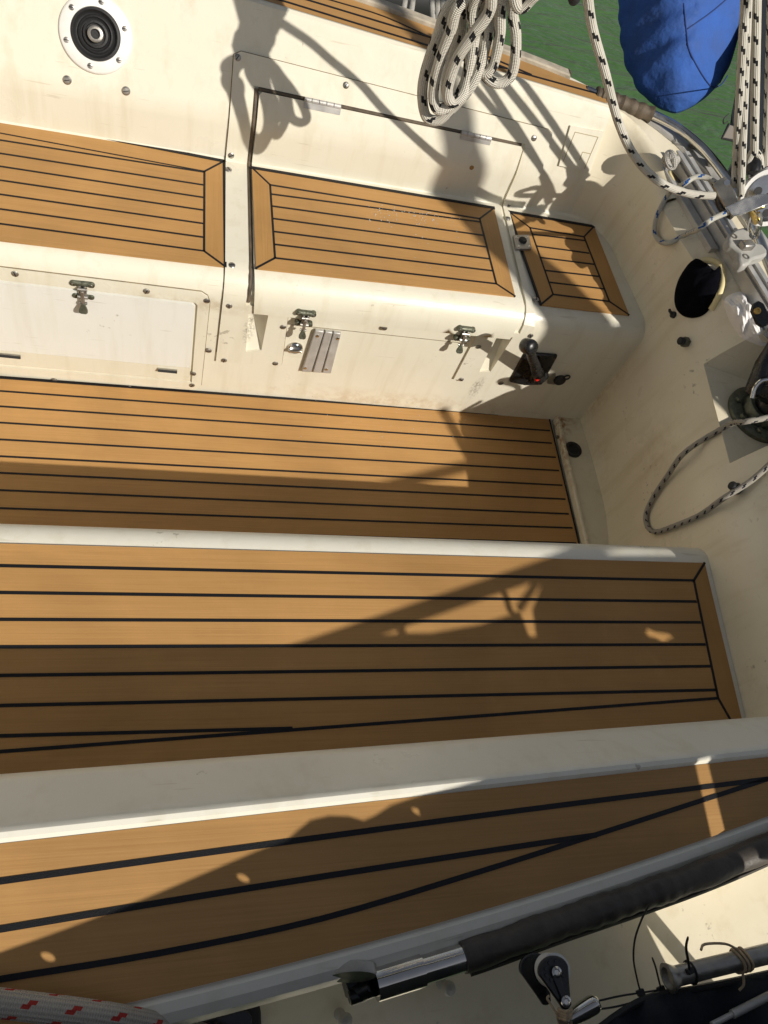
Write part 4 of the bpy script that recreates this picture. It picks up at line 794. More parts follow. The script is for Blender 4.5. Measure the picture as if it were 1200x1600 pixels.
for j, (y, cx, hw) in enumerate(prof):
    dc = 2.02 - (175 - y) * 0.0002; c = DP(cx, y, dc); s_ = dc / FP
    for k in range(seg):
        x_, z_, lx, lz = sect[k]; w_ = 1.0
        if lx < -0.6: w_ += 0.075 * math.sin(y * 0.17 + 2.2 * lz) * min(1, hw / 70) * (0.4 + 0.6 * abs(math.sin(y * 0.041)))
        w_ += 0.030 * math.sin(0.055 * y + 3.0 * lz + 1.5 * lx) * (1 - abs(x_)) + 0.012 * math.sin(0.11 * y - 4 * lx)
        vs.append(c + CR * (x_ / xm * hw * s_ * (1 + (w_ - 1) * 0.45)) - CF * (z_ / xm * hw * s_ * 0.85 * w_))
mb.add(vs, [[j * seg + k, j * seg + (k + 1) % seg, (j + 1) * seg + (k + 1) % seg, (j + 1) * seg + k] for j in range(len(prof) - 1) for k in range(seg)])
cv = mb.build('cover_cloth', M['blue'], cov, sharp=70); sm = cv.modifiers.new('sub', 'SUBSURF'); sm.levels = 1; sm.render_levels = 2
bvc = bvh_of([cv])
for pl in (((1143, -8), (1110, 20), (1074, 45)), ((1068, 5), (1072, 45), (1076, 75), (1090, 105), (1108, 132), (1118, 137)), ((1118, 137), (1128, 131), (1137, 118)), ((1158, 0), (1153, 50), (1141, 95), (1124, 130))):
    pts = []
    for q in smooth_path([V((x, y, 0)) for x, y in pl], 5):
        p, n = hit(q.x, q.y, bvc); pts.append(p + n * 0.0006)
    mb = MB(); mb.tube(pts, 0.0016, 6); mb.build('seam', M['thread'], cov)
# black canvas at the right edge
bg_ = thing('canvas_bag', DP(1180, 220, 1.95), 'black canvas bag with mesh pocket hanging behind the mainsheet falls', 'bag')
o2 = [(1168, -70), (1163, 30), (1157, 90), (1150, 140), (1143, 178), (1140, 196), (1150, 222), (1162, 232), (1172, 262), (1190, 300), (1225, 330), (1270, 260), (1275, -70)]
mb = MB(); n = len(o2); vs = [DP(x, y, 1.92 + 0.02 * math.sin(y * 0.05)) for x, y in o2] + [DP(x + 3, y + 3, 2.02) for x, y in o2]; mb.add(vs, [list(range(n)), list(range(2 * n - 1, n - 1, -1))] + [[k, k + n, (k + 1) % n + n, (k + 1) % n] for k in range(n)]); mb.build('bag_body', M['canvas'], bg_, bevel=0.01)
mb = MB(); mb.prism([DP(1139, 195, 1.90), DP(1146, 197, 1.90), DP(1150, 218, 1.90), DP(1130, 215, 1.90)], CF * 0.01); mb.build('mesh_pocket', M['mesh'], bg_)
mb = MB(); mb.tube([DP(1139, 194, 1.895), DP(1128, 216, 1.895), DP(1151, 221, 1.895), DP(1160, 226, 1.90)], 0.0035, 8); mb.tube(smooth_path([DP(1139, 178, 1.90), DP(1131, 186, 1.90), DP(1131, 193, 1.90), DP(1138, 190, 1.90)], 4), 0.0018, 6); mb.build('binding', M['rubber'], bg_)
mb = MB(); mb.lathe(DP(897, -2, 1.7), -CF, [(0.0001, -0.014), (0.01, -0.01), (0.014, 0), (0.01, 0.01), (0.0001, 0.014)], 20); mb.tube([DP(897, -2, 1.7), DP(905, -60, 1.65)], 0.006, 10); tag(mb.build('rope_toggle', M['rubber']), 'small black toggle ball hanging over the water beside the sheet tail', 'toggle')
# ------------------------------------------------------------------ bulkhead fittings
BV = bvh_of([bench_shell, back_shell, bulk, near_shell, near_coam, flo, deck, sdeck, ledge])
def bnorm(px, py): p, n, u, x = frame_at(px, py); return p, n, u, x
pc = thing('compass_pocket', hit(1090, 452)[0], 'oval opening with cream rim filled by a sagging black cloth on the bulkhead', 'pocket')
ol = [(1086, 406), (1072, 421), (1062, 440), (1057, 462), (1058, 480), (1066, 492), (1080, 497), (1096, 494), (1108, 484), (1118, 466), (1125, 445), (1127, 428), (1124, 418), (1118, 424), (1104, 414)]
ols = [(q.x, q.y) for q in smooth_path([V((x, y, 0)) for x, y in ol], 4, closed=True)]
cx_, cy_ = 1091, 454
def pouch_pt(k, t):
    x, y = ols[k]; x, y = cx_ + (x - cx_) * t, cy_ + (y - cy_) * t; p, n = hit(x, y)
    return p + n * (0.004 + 0.022 * math.sqrt(max(0, 1 - t * t)) + 0.003 * math.sin(x * 0.3 + y * 0.2) * (1 - t))
mb = MB(); N = len(ols); ts = [1.0, 0.97, 0.9, 0.78, 0.6, 0.4, 0.2]; vs = [hit(*q)[0] for q in ols] + [pouch_pt(k, t) for t in ts for k in range(N)]; R_ = len(ts) + 1
vs.append(hit(cx_, cy_)[0] + hit(cx_, cy_)[1] * 0.026); mb.add(vs, [[j * N + k, j * N + (k + 1) % N, (j + 1) * N + (k + 1) % N, (j + 1) * N + k] for j in range(R_ - 1) for k in range(N)] + [[(R_ - 1) * N + k, (R_ - 1) * N + (k + 1) % N, R_ * N] for k in range(N)]); mb.build('cloth', M['velvet'], pc, sharp=60)
rim = []
for x, y in ((1096, 408), (1112, 408), (1124, 415), (1129, 428), (1128, 446), (1122, 466), (1112, 484)):
    p, n = hit(x, y); rim.append(p + n * 0.003)
mb = MB(); mb.tube(smooth_path(rim, 5), 0.007, 12); mb.build('rim', M['yellow'], pc)
p, n, u, x = bnorm(1053, 492); mb = MB(); mb.lathe(p, n, [(0.0085, -0.001), (0.008, 0.006), (0.0001, 0.008)], 16); mb.tube([p + n * 0.006, p + n * 0.012 - x * 0.010 + u * 0.002, p + n * 0.012 - x * 0.013 + u * 0.004], [0.004, 0.0035, 0.003], 8); tag(mb.build('hook', M['rubber']), 'tiny black hook below the black cloth pocket', 'hook')
for (px, py, l) in ((1073, 535, 'dark hex plug on the bulkhead below the black cloth pocket'), (1153, 765, 'dark hex plug on the bulkhead beside the thin hanging line')):
    p, n, u, x = bnorm(px, py); t = thing('hex_plug', p, l, 'plug', 'hex plugs on the bulkhead'); mb = MB(); mb.lathe(p, n, [(0.0125, -0.002), (0.0125, 0.013), (0.0105, 0.015), (0.0001, 0.015)], 6, sx=x); mb.build('plug_body', M['bronze'], t, sharp=25)
    mb = MB(); mb.lathe(p + n * 0.015, n, [(0.0095, -0.001), (0.0095, 0.009), (0.007, 0.012), (0.0001, 0.012)], 20); mb.build('plug_tip', M['rubber'], t)
# rudder head
q = ZP(1183, 650, RZ); rh = thing('rudder_head', q, 'heavy dark bolted rudder head casting standing in the recess of the bulkhead', 'rudder head')
mb = MB(); mb.lathe(q, V((0, 0, 1)), [(0.076, -0.002), (0.076, 0.010), (0.072, 0.014), (0.052, 0.016), (0.050, 0.013), (0.047, 0.013), (0.046, 0.034), (0.043, 0.038), (0.034, 0.038), (0.033, 0.034), (0.0001, 0.034)], 48); mb.build('flange', M['bronze'], rh, sharp=40)
for k in range(8):
    a = k * math.pi / 4 + 0.3; mb = MB(); mb.lathe(q + V((math.cos(a), math.sin(a), 0)) * 0.061 + V((0, 0, 0.014)), V((0, 0, 1)), [(0.0075, 0), (0.0075, 0.006), (0.006, 0.0085), (0.0001, 0.0085)], 6); mb.build('bolt', M['bronze'], rh, sharp=25)
mb = MB(); mb.lathe(q + V((0, 0, 0.034)), V((0.12, 0.05, 1)), [(0.030, -0.004), (0.030, 0.02), (0.024, 0.026), (0.022, 0.05), (0.026, 0.056), (0.026, 0.075), (0.0001, 0.078)], 28); mb.build('stock', M['black'], rh, sharp=40)
c = q + V((0.01, 0, 0.09)); mb = MB(); mb.tube([c + V((-0.004, -0.0, -0.03)), DP(1181, 604, 1.63), DP(1194, 570, 1.61), DP(1217, 530, 1.60)], [0.019, 0.021, 0.019, 0.016], 18); mb.build('tiller_fitting', M['black'], rh)
mb = MB(); mb.tube(smooth_path([DP(1175, 622, 1.61), DP(1180, 605, 1.605), DP(1190, 595, 1.60), DP(1203, 592, 1.595)], 4), 0.0045, 10); mb.build('rim', M['steel'], rh)
# white rag on the deck edge
ro = [(1131, 476), (1134, 465), (1147, 458), (1158, 456), (1166, 460), (1168, 470), (1178, 480), (1188, 500), (1196, 520), (1198, 536), (1190, 541), (1172, 534), (1158, 527), (1146, 512), (1138, 497)]
ros = [(q.x, q.y) for q in smooth_path([V((x, y, 0)) for x, y in ro], 6, closed=True)]; rcx, rcy = 1164, 498
rc_p, rc_n = hit(1160, 500); rc_n = V((-0.62, -0.30, 0.72)).normalized(); rc_p = hit(1150, 490)[0] + rc_n * 0.012
def rag_pt(x, y, t):
    h = hit(x, y)[0]; q = PP(x, y, rc_p, rc_n); k = min(1, t) ** 3; p = q.lerp(h, k); n = rc_n
    w1 = math.sin(0.20 * (x - rcx) - 0.09 * (y - rcy) + 1.5 * math.sin(0.06 * y)); w2 = math.sin(0.33 * (x - rcx) + 0.14 * (y - rcy) + 1.0); w3 = math.sin(0.08 * (x + y) + 0.7); w4 = math.sin(0.5 * (x - rcx) - 0.24 * (y - rcy) + 2.0 * math.sin(0.10 * (y - rcy)))
    f = (1 - k) * (0.007 * w1 + 0.004 * w2 + 0.004 * w3 + 0.004 * (1 - abs(w4)))
    return p + n * (0.003 + (1 - k) * 0.034 * math.sqrt(max(0, 1 - t * t)) + f)
mb = MB(); N = len(ros); ts = [1.0, 0.97, 0.93, 0.88, 0.82, 0.75, 0.68, 0.6, 0.52, 0.44, 0.36, 0.28, 0.2, 0.1]; vs = [hit(*k)[0] for k in ros]
for t in ts:
    for x, y in ros: vs.append(rag_pt(rcx + (x - rcx) * t, rcy + (y - rcy) * t, t))
R_ = len(ts) + 1; vs.append(rag_pt(rcx, rcy, 0)); mb.add(vs, [[j * N + k, j * N + (k + 1) % N, (j + 1) * N + (k + 1) % N, (j + 1) * N + k] for j in range(R_ - 1) for k in range(N)] + [[(R_ - 1) * N + k, (R_ - 1) * N + (k + 1) % N, R_ * N] for k in range(N)])
rg = tag(mb.build('rag', M['rag'], sharp=80), 'crumpled white cotton rag lying on the edge of the stern deck', 'rag'); sm = rg.modifiers.new('sub', 'SUBSURF'); sm.levels = 1; sm.render_levels = 2
# small black cheek block
sb = thing('cheek_block', DP(1186, 492, 1.60), 'small shiny black block beside the white rag at the right edge', 'block')
mb = MB(); mb.prism([DP(1175, 485, 1.59), DP(1178, 474, 1.59), DP(1186, 469, 1.59), (DP(1194, 474, 1.59)), DP(1204, 494, 1.59), DP(1204, 506, 1.59), DP(1192, 511, 1.59), DP(1184, 505, 1.59)], CF * 0.012); mb.build('cheek', M['black'], sb, bevel=0.003)
mb = MB(); mb.lathe(DP(1183, 486, 1.587), -CF, [(0.0075, 0), (0.007, 0.003), (0.004, 0.003), (0.0035, 0.001), (0.0001, 0.001)], 16); mb.build('pin', M['brass'], sb, sharp=30)
mb = MB(); mb.tube([DP(1186, 503, 1.61), DP(1196, 500, 1.61), DP(1212, 486, 1.61)], 0.011, 14); mb.build('sheave', M['rubber'], sb)
rope('tail_bundle', [DP(1193, 529, 1.62), DP(1201, 522, 1.62), DP(1215, 517, 1.62)], 0.012, M['ropeg'], 'short end of white rope beside the rag at the right edge', n=4)
# ------------------------------------------------------------------ near side: grab rail, pulley, studs, window, ropes
gr = thing('grab_rail', ZP(560, 1530, 0.62), 'stainless grab rail with black leather sleeve along the near coaming', 'grab rail')
GZ = 0.690
cl = smooth_path(Z2(GZ, (590, 1537), (745, 1489), (860, 1448), (1000, 1401), (1100, 1365), (1200, 1323), (1300, 1276)), 6)
mb = MB(); mb.tube(cl[:10], 0.0150, 20); mb.tube([cl[0] + (cl[0] - cl[1]) * 0.15, cl[0].lerp(cl[3], 0.85)], 0.0172, 20); mb.build('tube', M['steel'], gr, sharp=40)
lp = cl[5:]; n_ = len(lp); lp = [p + V((0, 0, 0.0)) for p in lp]
dn = smooth_path(lp, 6); mb = MB(); mb.tube(dn, [0.0170 + 0.0006 * math.sin(i * 0.9) * max(0, math.sin(i * 0.031 - 0.4)) + 0.0008 * math.sin(i * 0.23) for i in range(len(dn))], 20); mb.build('leather_sleeve', M['leather'], gr, sharp=60)
sd = (dn[-1] - dn[0]).normalized().cross(V((0, 0, 1))); mb = MB(); mb.strip([p - V((0, 0, 0.004)) + V((0.010, -0.0165, 0)) for p in dn], 0.004, V((0.0, -0.7, 0.7)), h=0.003); mb.build('stitched_seam', M['leather'], gr)
fp_, fn0 = hit(551, 1521); m0 = fp_ + V((0.002, -0.012, -0.006)); mb = MB(); fn_ = V((-0.12, -0.85, 0.5)).normalized(); mb.lathe(fp_, fn_, [(1, -0.008), (1, 0.002), (0.94, 0.004), (0.0001, 0.004)], 32, sx=V((1, 0.15, 0)), squash=(0.027, 0.012)); mb.build('flange', M['dullsteel'], gr, sharp=40)
mb = MB(); mb.prism([ZP(540, 1532, 0.672), ZP(572, 1524, 0.675), ZP(578, 1538, 0.678), ZP(574, 1556, 0.672), ZP(548, 1562, 0.668)], (0, 0, -0.028))
mb.tube([ZP(556, 1552, 0.665), ZP(583, 1541, 0.680)], 0.0105, 14); mb.tube([ZP(545, 1560, 0.67), ZP(572, 1551, 0.67)], 0.008, 12); mb.build('bracket', M['black'], gr, bevel=0.002)
for x, y, l in ((690, 1536, 'small pale mushroom stud under the leather grab rail'), (531, 1585, 'small pale mushroom stud below the grab rail bracket')):
    q = ZP(x, y, 0.502); q.z = 0.50; mb = MB(); mb.lathe(q, V((0.1, -0.25, 1)), [(0.008, -0.004), (0.007, 0.005), (0.0045, 0.010), (0.0045, 0.016), (0.0085, 0.019), (0.0095, 0.024), (0.007, 0.030), (0.0001, 0.032)], 20); tag(mb.build('deck_stud', M['greyplastic'], sharp=50), l, 'stud', 'mushroom studs on the near side deck')
pw = thing('portlight', ZP(320, 1600, 0.51), 'dark smoked portlight with rounded corners at the bottom edge of the near deck', 'window')
oo = [(235, 1604), (300, 1583), (378, 1559), (394, 1557), (404, 1563), (408, 1580), (409, 1612), (404, 1650), (215, 1660)]
mb = MB(); mb.prism(Z2(0.516, *oo), (0, 0, -0.014)); mb.build('frame', M['rubber'], pw, bevel=0.003)
ii = [(262, 1611), (320, 1594), (376, 1578), (388, 1578), (394, 1586), (396, 1612), (390, 1645), (235, 1650)]
mb = MB(); mb.prism(Z2(0.519, *ii), (0, 0, -0.004)); mb.build('pane', M['smoke'], pw, bevel=0.002)
rope('mooring_rope', [ZP(-700, 1420, 0.742), ZP(-400, 1490, 0.742), ZP(-140, 1545, 0.742), ZP(-40, 1562, 0.742), ZP(40, 1572, 0.741), ZP(120, 1582, 0.739), ZP(175, 1590, 0.733), ZP(225, 1599, 0.715), ZP(290, 1612, 0.66), ZP(380, 1640, 0.56)], 0.0125, M['roper'], 'thick white rope with red flecks crossing the bottom left corner')
# pulley on the near rail
pb = thing('pulley', ZP(868, 1540, 0.60), 'black single pulley with white sheave hanging at the near edge', 'pulley')
def dropshape(cx, cy, r, tx, ty, rt, z, n=20):
    out = []; ang = math.atan2(ty - cy, tx - cx)
    for k in range(n + 1):
        a = ang + math.pi / 2 + math.pi * k / n; out.append((cx + r * math.cos(a), cy + r * math.sin(a)))
    for k in range(9):
        a = ang - math.pi / 2 + math.pi * k / 8; out.append((tx + rt * math.cos(a), ty + rt * math.sin(a)))
    return [ZP(x, y, z) for x, y in out]
PZ = 0.74; tilt = V((-0.010, 0.004, -0.0))
for k, dz in enumerate((0.0, -0.030)):
    mb = MB(); mb.prism([p + tilt * (k * 0.9) + V((0, 0, dz)) for p in dropshape(866, 1517, 24, 885, 1570, 8, PZ)], (0, 0, -0.006)); mb.build('cheek', M['black'], pb, bevel=0.0018)
mb = MB(); mb.lathe(ZP(863, 1516, PZ - 0.018), V((0, 0, 1)), [(0.012, -0.010), (0.0175, -0.010), (0.0170, 0), (0.0175, 0.010), (0.012, 0.010)], 32); mb.build('sheave', M['plate'], pb, sharp=40)
mb = MB(); mb.prism([ZP(x, y, PZ + 0.0022) for x, y in ((862, 1521), (874, 1518), (888, 1568), (881, 1571))], (0, 0, -0.0025)); mb.build('strap', M['smoke'], pb, bevel=0.001)
for x, y in ((869, 1519), (884, 1565)):
    mb = MB(); mb.lathe(ZP(x, y, PZ + 0.002), V((0, 0, 1)), [(0.006, 0), (0.006, 0.002), (0.0035, 0.003), (0.0025, 0.0015), (0.0001, 0.0015)], 14); mb.build('rivet', M['steel'], pb)
for k in range(7):
    a = 0.5 + k * 0.72
    if 0.85 < a % 6.28 < 1.6: continue
    mb = MB(); mb.lathe(ZP(867 + 15 * math.cos(a), 1517 + 15 * math.sin(a), PZ + 0.0005), V((0, 0, 1)), [(0.0022, 0), (0.002, 0.0006), (0.0001, 0.0006)], 10); mb.build('hole', M['smoke'], pb)
mb = MB(); rnd = random.Random(5)
for k in range(9):
    x, y = 880 + rnd.uniform(-9, 10), 1580; mb.tube(smooth_path([ZP(x, y, PZ - 0.01), ZP(x + rnd.uniform(-5, 5), 1592, PZ - 0.012), ZP(x + rnd.uniform(-12, 8), 1612, PZ - 0.03)], 3), 0.0014, 6)
for k in range(4): mb.tube(smooth_path([ZP(872, 1576 + 4 * k, PZ - 0.003), ZP(884, 1582 + 4 * k, PZ + 0.006), ZP(893, 1577 + 4 * k, PZ - 0.003)], 3), 0.0017, 6)
mb.tube(smooth_path([ZP(872, 1588, PZ), ZP(861, 1570, PZ), ZP(855, 1560, PZ), ZP(858, 1556, PZ)], 4), 0.0014, 6); mb.build('lashing', M['twine'], pb)
sw = thing('wire_terminal', ZP(918, 1575, 0.70), 'short polished steel terminal lashed to the pulley, thin wires leading right', 'terminal')
mb = MB(); mb.tube(smooth_path([ZP(884, 1596, 0.70), ZP(905, 1583, 0.702), ZP(925, 1571, 0.705), ZP(934, 1566, 0.706)], 4), [0.0065, 0.0072, 0.008, 0.0088, 0.0094, 0.0098, 0.0101, 0.0102, 0.0102, 0.010, 0.0096, 0.0086, 0.007], 20); mb.build('ferrule', M['steel'], sw)
for pts in (((934, 1564), (970, 1556), (1003, 1551), (1035, 1546)), ((936, 1577), (962, 1573), (990, 1566))):
    mb = MB(); mb.tube(smooth_path([ZP(x, y, 0.705) for x, y in pts], 4), 0.0011, 6); mb.build('wire', M['rubber'], sw)
# lower stern rail tube with canvas lashed to it
TZ = 0.72
tb = thing('dodger_tube', ZP(1100, 1520, TZ), 'weathered stainless tube with open end, black canvas tied below it', 'tube')
ct = [ZP(1046, 1528, TZ), ZP(1100, 1514, TZ + 0.005), ZP(1200, 1490, TZ + 0.015), ZP(1330, 1458, TZ + 0.03)]
mb = MB(); mb.tube([ct[0].lerp(ct[1], 0.12), ct[1], ct[2], ct[3]], 0.0112, 18); mb.lathe(ct[0].lerp(ct[1], 0.16), ct[0] - ct[1], [(0.0112, -0.002), (0.0135, 0.003), (0.0165, 0.008), (0.0165, 0.010), (0.012, 0.0105), (0.010, 0.004), (0.0001, 0.003)], 24, ); mb.build('rail_tube', M['dullsteel'], tb, sharp=40)
mb = MB()
for k in range(3):
    c = ct[1].lerp(ct[2], 0.50 + 0.06 * k); t = (ct[2] - ct[1]).normalized(); e1 = V((0, 0, 1)); e2 = t.cross(e1)
    mb.tube([c + (e1 * math.cos(a) + e2 * math.sin(a)) * 0.0128 + t * 0.002 * math.sin(a * 2) for a in [i * math.pi / 7 for i in range(14)]], 0.0017, 6, closed=True)
c = ct[1].lerp(ct[2], 0.52); mb.tube(smooth_path([c + V((0, 0.012, 0.006)), c + V((-0.02, 0.02, 0.012)), c + V((-0.045, 0.022, 0.008)), c + V((-0.055, 0.017, 0.012))], 4), 0.0016, 6); mb.tube(smooth_path([c + V((0, -0.010, 0.004)), c + V((0.0, -0.024, 0.0)), c + V((-0.006, -0.030, -0.004))], 3), 0.0016, 6); mb.build('lashing', M['twine'], tb)
for (pl, l) in ((((1001, 1551, 0.706), (996, 1532, 0.715), (990, 1500, 0.745), (992, 1468, 0.775), (1002, 1438, 0.80), (1014, 1414, 0.815)), 'long curved black cable tie standing up beside the pulley'), (((1033, 1546, 0.706), (1029, 1530, 0.72), (1024, 1510, 0.738), (1019, 1496, 0.75)), 'short straight black cable tie between its longer neighbours'), (((1078, 1517, 0.735), (1075, 1500, 0.748), (1072, 1480, 0.765), (1075, 1464, 0.78)), 'thick black cable tie round the steel tube end')):
    pts = smooth_path([ZP(*q) for q in pl], 4); r0 = 0.0016 if 'thick' in l else 0.0011
    t = thing('cable_tie', pts[0], l, 'cable tie', 'cable ties on the near canvas'); mb = MB(); mb.tube(pts, [r0] * (len(pts) - 1) + [r0 * 0.6], 6); mb.build('tail', M['rubber'], t)
    mb = MB(); mb.box(pts[0], V((0.0042, 0.001, 0)), V((-0.0008, 0.0032, 0)), V((0, 0, 0.003))); mb.build('head', M['rubber'], t, bevel=0.0006)
    if 'thick' in l: mb = MB(); tt = (ct[2] - ct[1]).normalized(); e2 = tt.cross(V((0, 0, 1))); cc = ct[0].lerp(ct[1], 0.60); mb.tube([cc + (V((0, 0, 1)) * math.cos(a) + e2 * math.sin(a)) * 0.0125 for a in [i * math.pi / 8 for i in range(16)]], 0.0013, 6, closed=True); mb.build('loop', M['rubber'], t)
# black canvas dodger tied below the tube: a thick folded cloth falling outboard
cd = thing('canvas_dodger', ZP(1100, 1580, 0.62), 'folded dark navy canvas with stitched seams at the bottom right corner', 'canvas')
tops = [(900, 1632), (935, 1604), (965, 1582), (1000, 1562), (1035, 1552), (1080, 1545), (1140, 1533), (1200, 1520), (1290, 1500)]
tp = smooth_path([ZP(x, y, 0.705) for x, y in tops], 4); mb = MB(); rows = []
for i, p in enumerate(tp):
    r = []
    for j in range(15):
        t = j / 14; r.append(p + V((0.02 * t, -0.24 * t, 0.006 * math.sin(i * 0.5 + t * 9) + 0.004 * math.sin(i * 1.1 - 5 * t) - 0.10 * t * t)) + V((0, 0, 0.004)))
    rows.append(r)
loft(mb, rows); can = mb.build('cloth', M['canvas'], cd, sharp=70); so_ = can.modifiers.new('solid', 'SOLIDIFY'); so_.thickness = 0.004
mb = MB(); mb.tube([p + V((0, 0, 0.006)) for p in tp], 0.004, 8); mb.build('hem', M['rubber'], cd)
bvd = bvh_of([can])
for pl in (((985, 1568), (1045, 1570), (1120, 1563), (1200, 1556)), ((1060, 1590), (1085, 1570), (1105, 1543)), ((1125, 1575), (1160, 1550), (1178, 1528))):
    pts = [hit(q.x, q.y, bvd) for q in smooth_path([V((x, y, 0)) for x, y in pl], 4)]; mb = MB(); mb.tube([p + n * 0.001 for p, n in pts], 0.0016, 6); mb.build('seam', M['rubber'], cd)
btn = thing('alloy_batten', ZP(1160, 1580, 0.72), 'thin grey rod with thicker ferrule lying on the dark canvas', 'rod')
mb = MB(); mb.tube([ZP(1112, 1601, 0.725), ZP(1146, 1584, 0.725)], 0.0032, 10); mb.tube([ZP(1144, 1585, 0.725), ZP(1215, 1549, 0.725)], 0.0048, 12); mb.build('rod', M['alloy'], btn)

# ------------------------------------------------------------------ what stands just outside the picture on the near quarter and shades the deck; the stern screen is an added blocker
CY = -0.20
def S(p): return toward_sun_y(p, CY)
def coam(px, py): return PP(px, py, NP0, NS)
up_ = [coam(*q) for q in ((-330, 1612), (-160, 1550), (0, 1490), (80, 1462), (160, 1432), (250, 1396), (330, 1362), (400, 1332), (448, 1314), (464, 1300), (485, 1283), (515, 1276), (545, 1277), (568, 1284), (586, 1276), (610, 1260), (680, 1236), (730, 1220))] + [ZP(*q, 0.4045) for q in ((629, 990), (673, 990), (749, 977), (800, 960), (812, 954))]
rt_ = [ZP(828, 998, 0.4045), coam(1084, 1182), coam(1112, 1310), ZP(992, 1440, 0.51)]
lo_ = [ZP(*q, 0.51) for q in ((990, 1508), (930, 1530), (860, 1553), (790, 1580), (660, 1620))]
poly = [S(p) for p in up_] + [S(p) for p in rt_] + [S(p) for p in lo_]
poly += [V((-0.7, CY, 0.62)), V((-0.9, CY, 0.70))]
eyel = [S(coam(x, y)) for x, y in ((75, 1495), (380, 1372), (652, 1268))]
lc = thing('lee_cloth', V((0.3, CY, 0.6)), 'dark canvas lee cloth with brass eyelets laced along the near guardrail', 'lee cloth')
holes = [[(e.x + 0.0065 * math.cos(a), e.z + 0.0065 * math.sin(a)) for a in [k * math.pi / 5 for k in range(10)]] for e in eyel]
mb = MB(); patch(mb, lambda u, v, o: V((u, CY + o, v)), [(p.x, p.z) for p in poly], holes, [], [], off=0.0015, base=-0.0015, step=0.05); patch(mb, lambda u, v, o: V((u, CY - 0.0015, v)), [(p.x, p.z) for p in poly], holes, step=0.05); mb.build('cloth', M['canvas'], lc)
for e in eyel:
    mb = MB(); mb.tube([e + V((math.cos(a), 0, math.sin(a))) * 0.009 for a in [k * math.pi / 8 for k in range(16)]], 0.0028, 8, closed=True); mb.build('eyelet', M['brass'], lc)
for X in (-0.55, 0.855):
    mb = MB(); mb.tube([V((X, CY - 0.012, 0.50)), V((X, CY - 0.012, 1.0))], 0.0125, 14); mb.lathe(V((X, CY - 0.012, 0.503)), V((0, 0, 1)), [(0.03, 0), (0.03, 0.006), (0.016, 0.012), (0.015, 0.05), (0.0001, 0.05)], 20); mb.build('stanchion', M['steel'], lc)
mb = MB(); loft(mb, [[V((X, -0.26 + 0.02 * (X + 1.5), 0.505)), V((X, -0.28 + 0.02 * (X + 1.5), 0.49)), V((X, -0.24 + 0.02 * (X + 1.5), -0.2)), V((X, -0.1, -0.9))] for X in frange(-2.5, 1.42, 0.2)]); tag(mb.build('hull_side', M['white']), 'white near topside of the hull below the side deck', 'hull')
qr = thing('quarter_rail', V((1.2, CY, 0.62)), 'stainless quarter rail rising aft above the lee cloth', 'rail')
r0, r1 = S(ZP(515, 1004, 0.4045)), S(ZP(850, 888, 0.4045)); mb = MB(); mb.tube([r0 + (r0 - r1) * 0.35, r0, r1, r1 + (r1 - r0) * 0.9], 0.0125, 14); mb.build('tube', M['steel'], qr)
for (x, y), (x2, y2) in (((629, 968), (626, 1000)), ((788, 925), (797, 955)), ((845, 900), (812, 950))):
    mb = MB(); mb.tube([S(ZP(x, y, 0.4045)), S(ZP(x2, y2, 0.4045))], 0.006, 10); mb.build('lanyard', M['ropeg'], qr)
blocker_pts = [S(p) for p in (ZP(838, 996, 0.4045), ZP(832, 955, 0.4045), ZP(850, 905, 0.4045), ZP(880, 872, 0.4045))] + [S(ZP(900, 866, 0.39)), S(ZP(825, 770, 0.004)), S(ZP(838, 748, 0.004)), S(ZP(826, 700, 0.004)), S(ZP(818, 655, 0.004)), S(YP(835, 635, 1.264)), S(YP(880, 600, 1.264)), S(YP(925, 548, 1.264)), S(YP(900, 515, 1.27))]
blocker_pts += [blocker_pts[-1] + V((0.35, 0, 0.10)), blocker_pts[-1] + V((0.36, 0, 0.05)), V((2.5, CY, 0.8)), V((1.35, CY, 0.82)), S(coam(1133, 1300)), S(coam(1104, 1184))]
bgq = thing('shade_blocker', V((1.8, CY, -0.9)), 'dark canvas screen on posts, added out of view to shade the stern quarter', 'shade_blocker')  # unseen blocker, outlined by the shade it has to cast
mb = MB(); wing = [(p.x, p.z) for p in [S(ZP(*q, 0.4045)) for q in ((1010, 974), (1022, 979), (1042, 982), (1060, 992), (1074, 1012), (1048, 1012), (1026, 1000), (1004, 994))]]
patch(mb, lambda u, v, o: V((u, CY + o, v)), [(p.x, p.z) for p in blocker_pts], [wing], [], [], off=0.004, base=-0.012, step=0.06); patch(mb, lambda u, v, o: V((u, CY - 0.012, v)), [(p.x, p.z) for p in blocker_pts], [wing], step=0.06); mb.build('screen', M['canvas'], bgq)
for X, zt in ((1.46, 1.1), (2.42, 1.8)):  # posts added to carry the blocker
    mb = MB(); mb.tube([V((X, CY - 0.07, -0.95)), V((X, CY - 0.06, zt))], 0.05, 16); mb.build('blocker_post', M['cap'], bgq)
a_, b_ = S(PP(715, 165, V((0, 1.70, 0.6)), V((0, -0.9, 0.35)))), S(ZP(900, 492, 0.40))
es = thing('ensign_staff', V((b_.x, CY, 0.9)), 'slim ensign staff with a furled dark ensign at the near stern quarter', 'flagstaff')
ax_ = (a_ - b_); mb = MB(); pts = [b_ - ax_ * 0.22 + ax_ * 1.72 * k / 30 for k in range(31)]; mb.tube(pts, [max(0.028, 0.080 - 0.0030 * max(0, k - 6)) + 0.004 * math.sin(k * 1.3) for k in range(31)], 14); mb.build('furled_ensign', M['canvas'], es)
mb = MB(); mb.tube([V((pts[0].x + 0.02, CY, -0.9)), pts[0], pts[-1]], 0.011, 10); mb.build('staff', M['cap'], es)
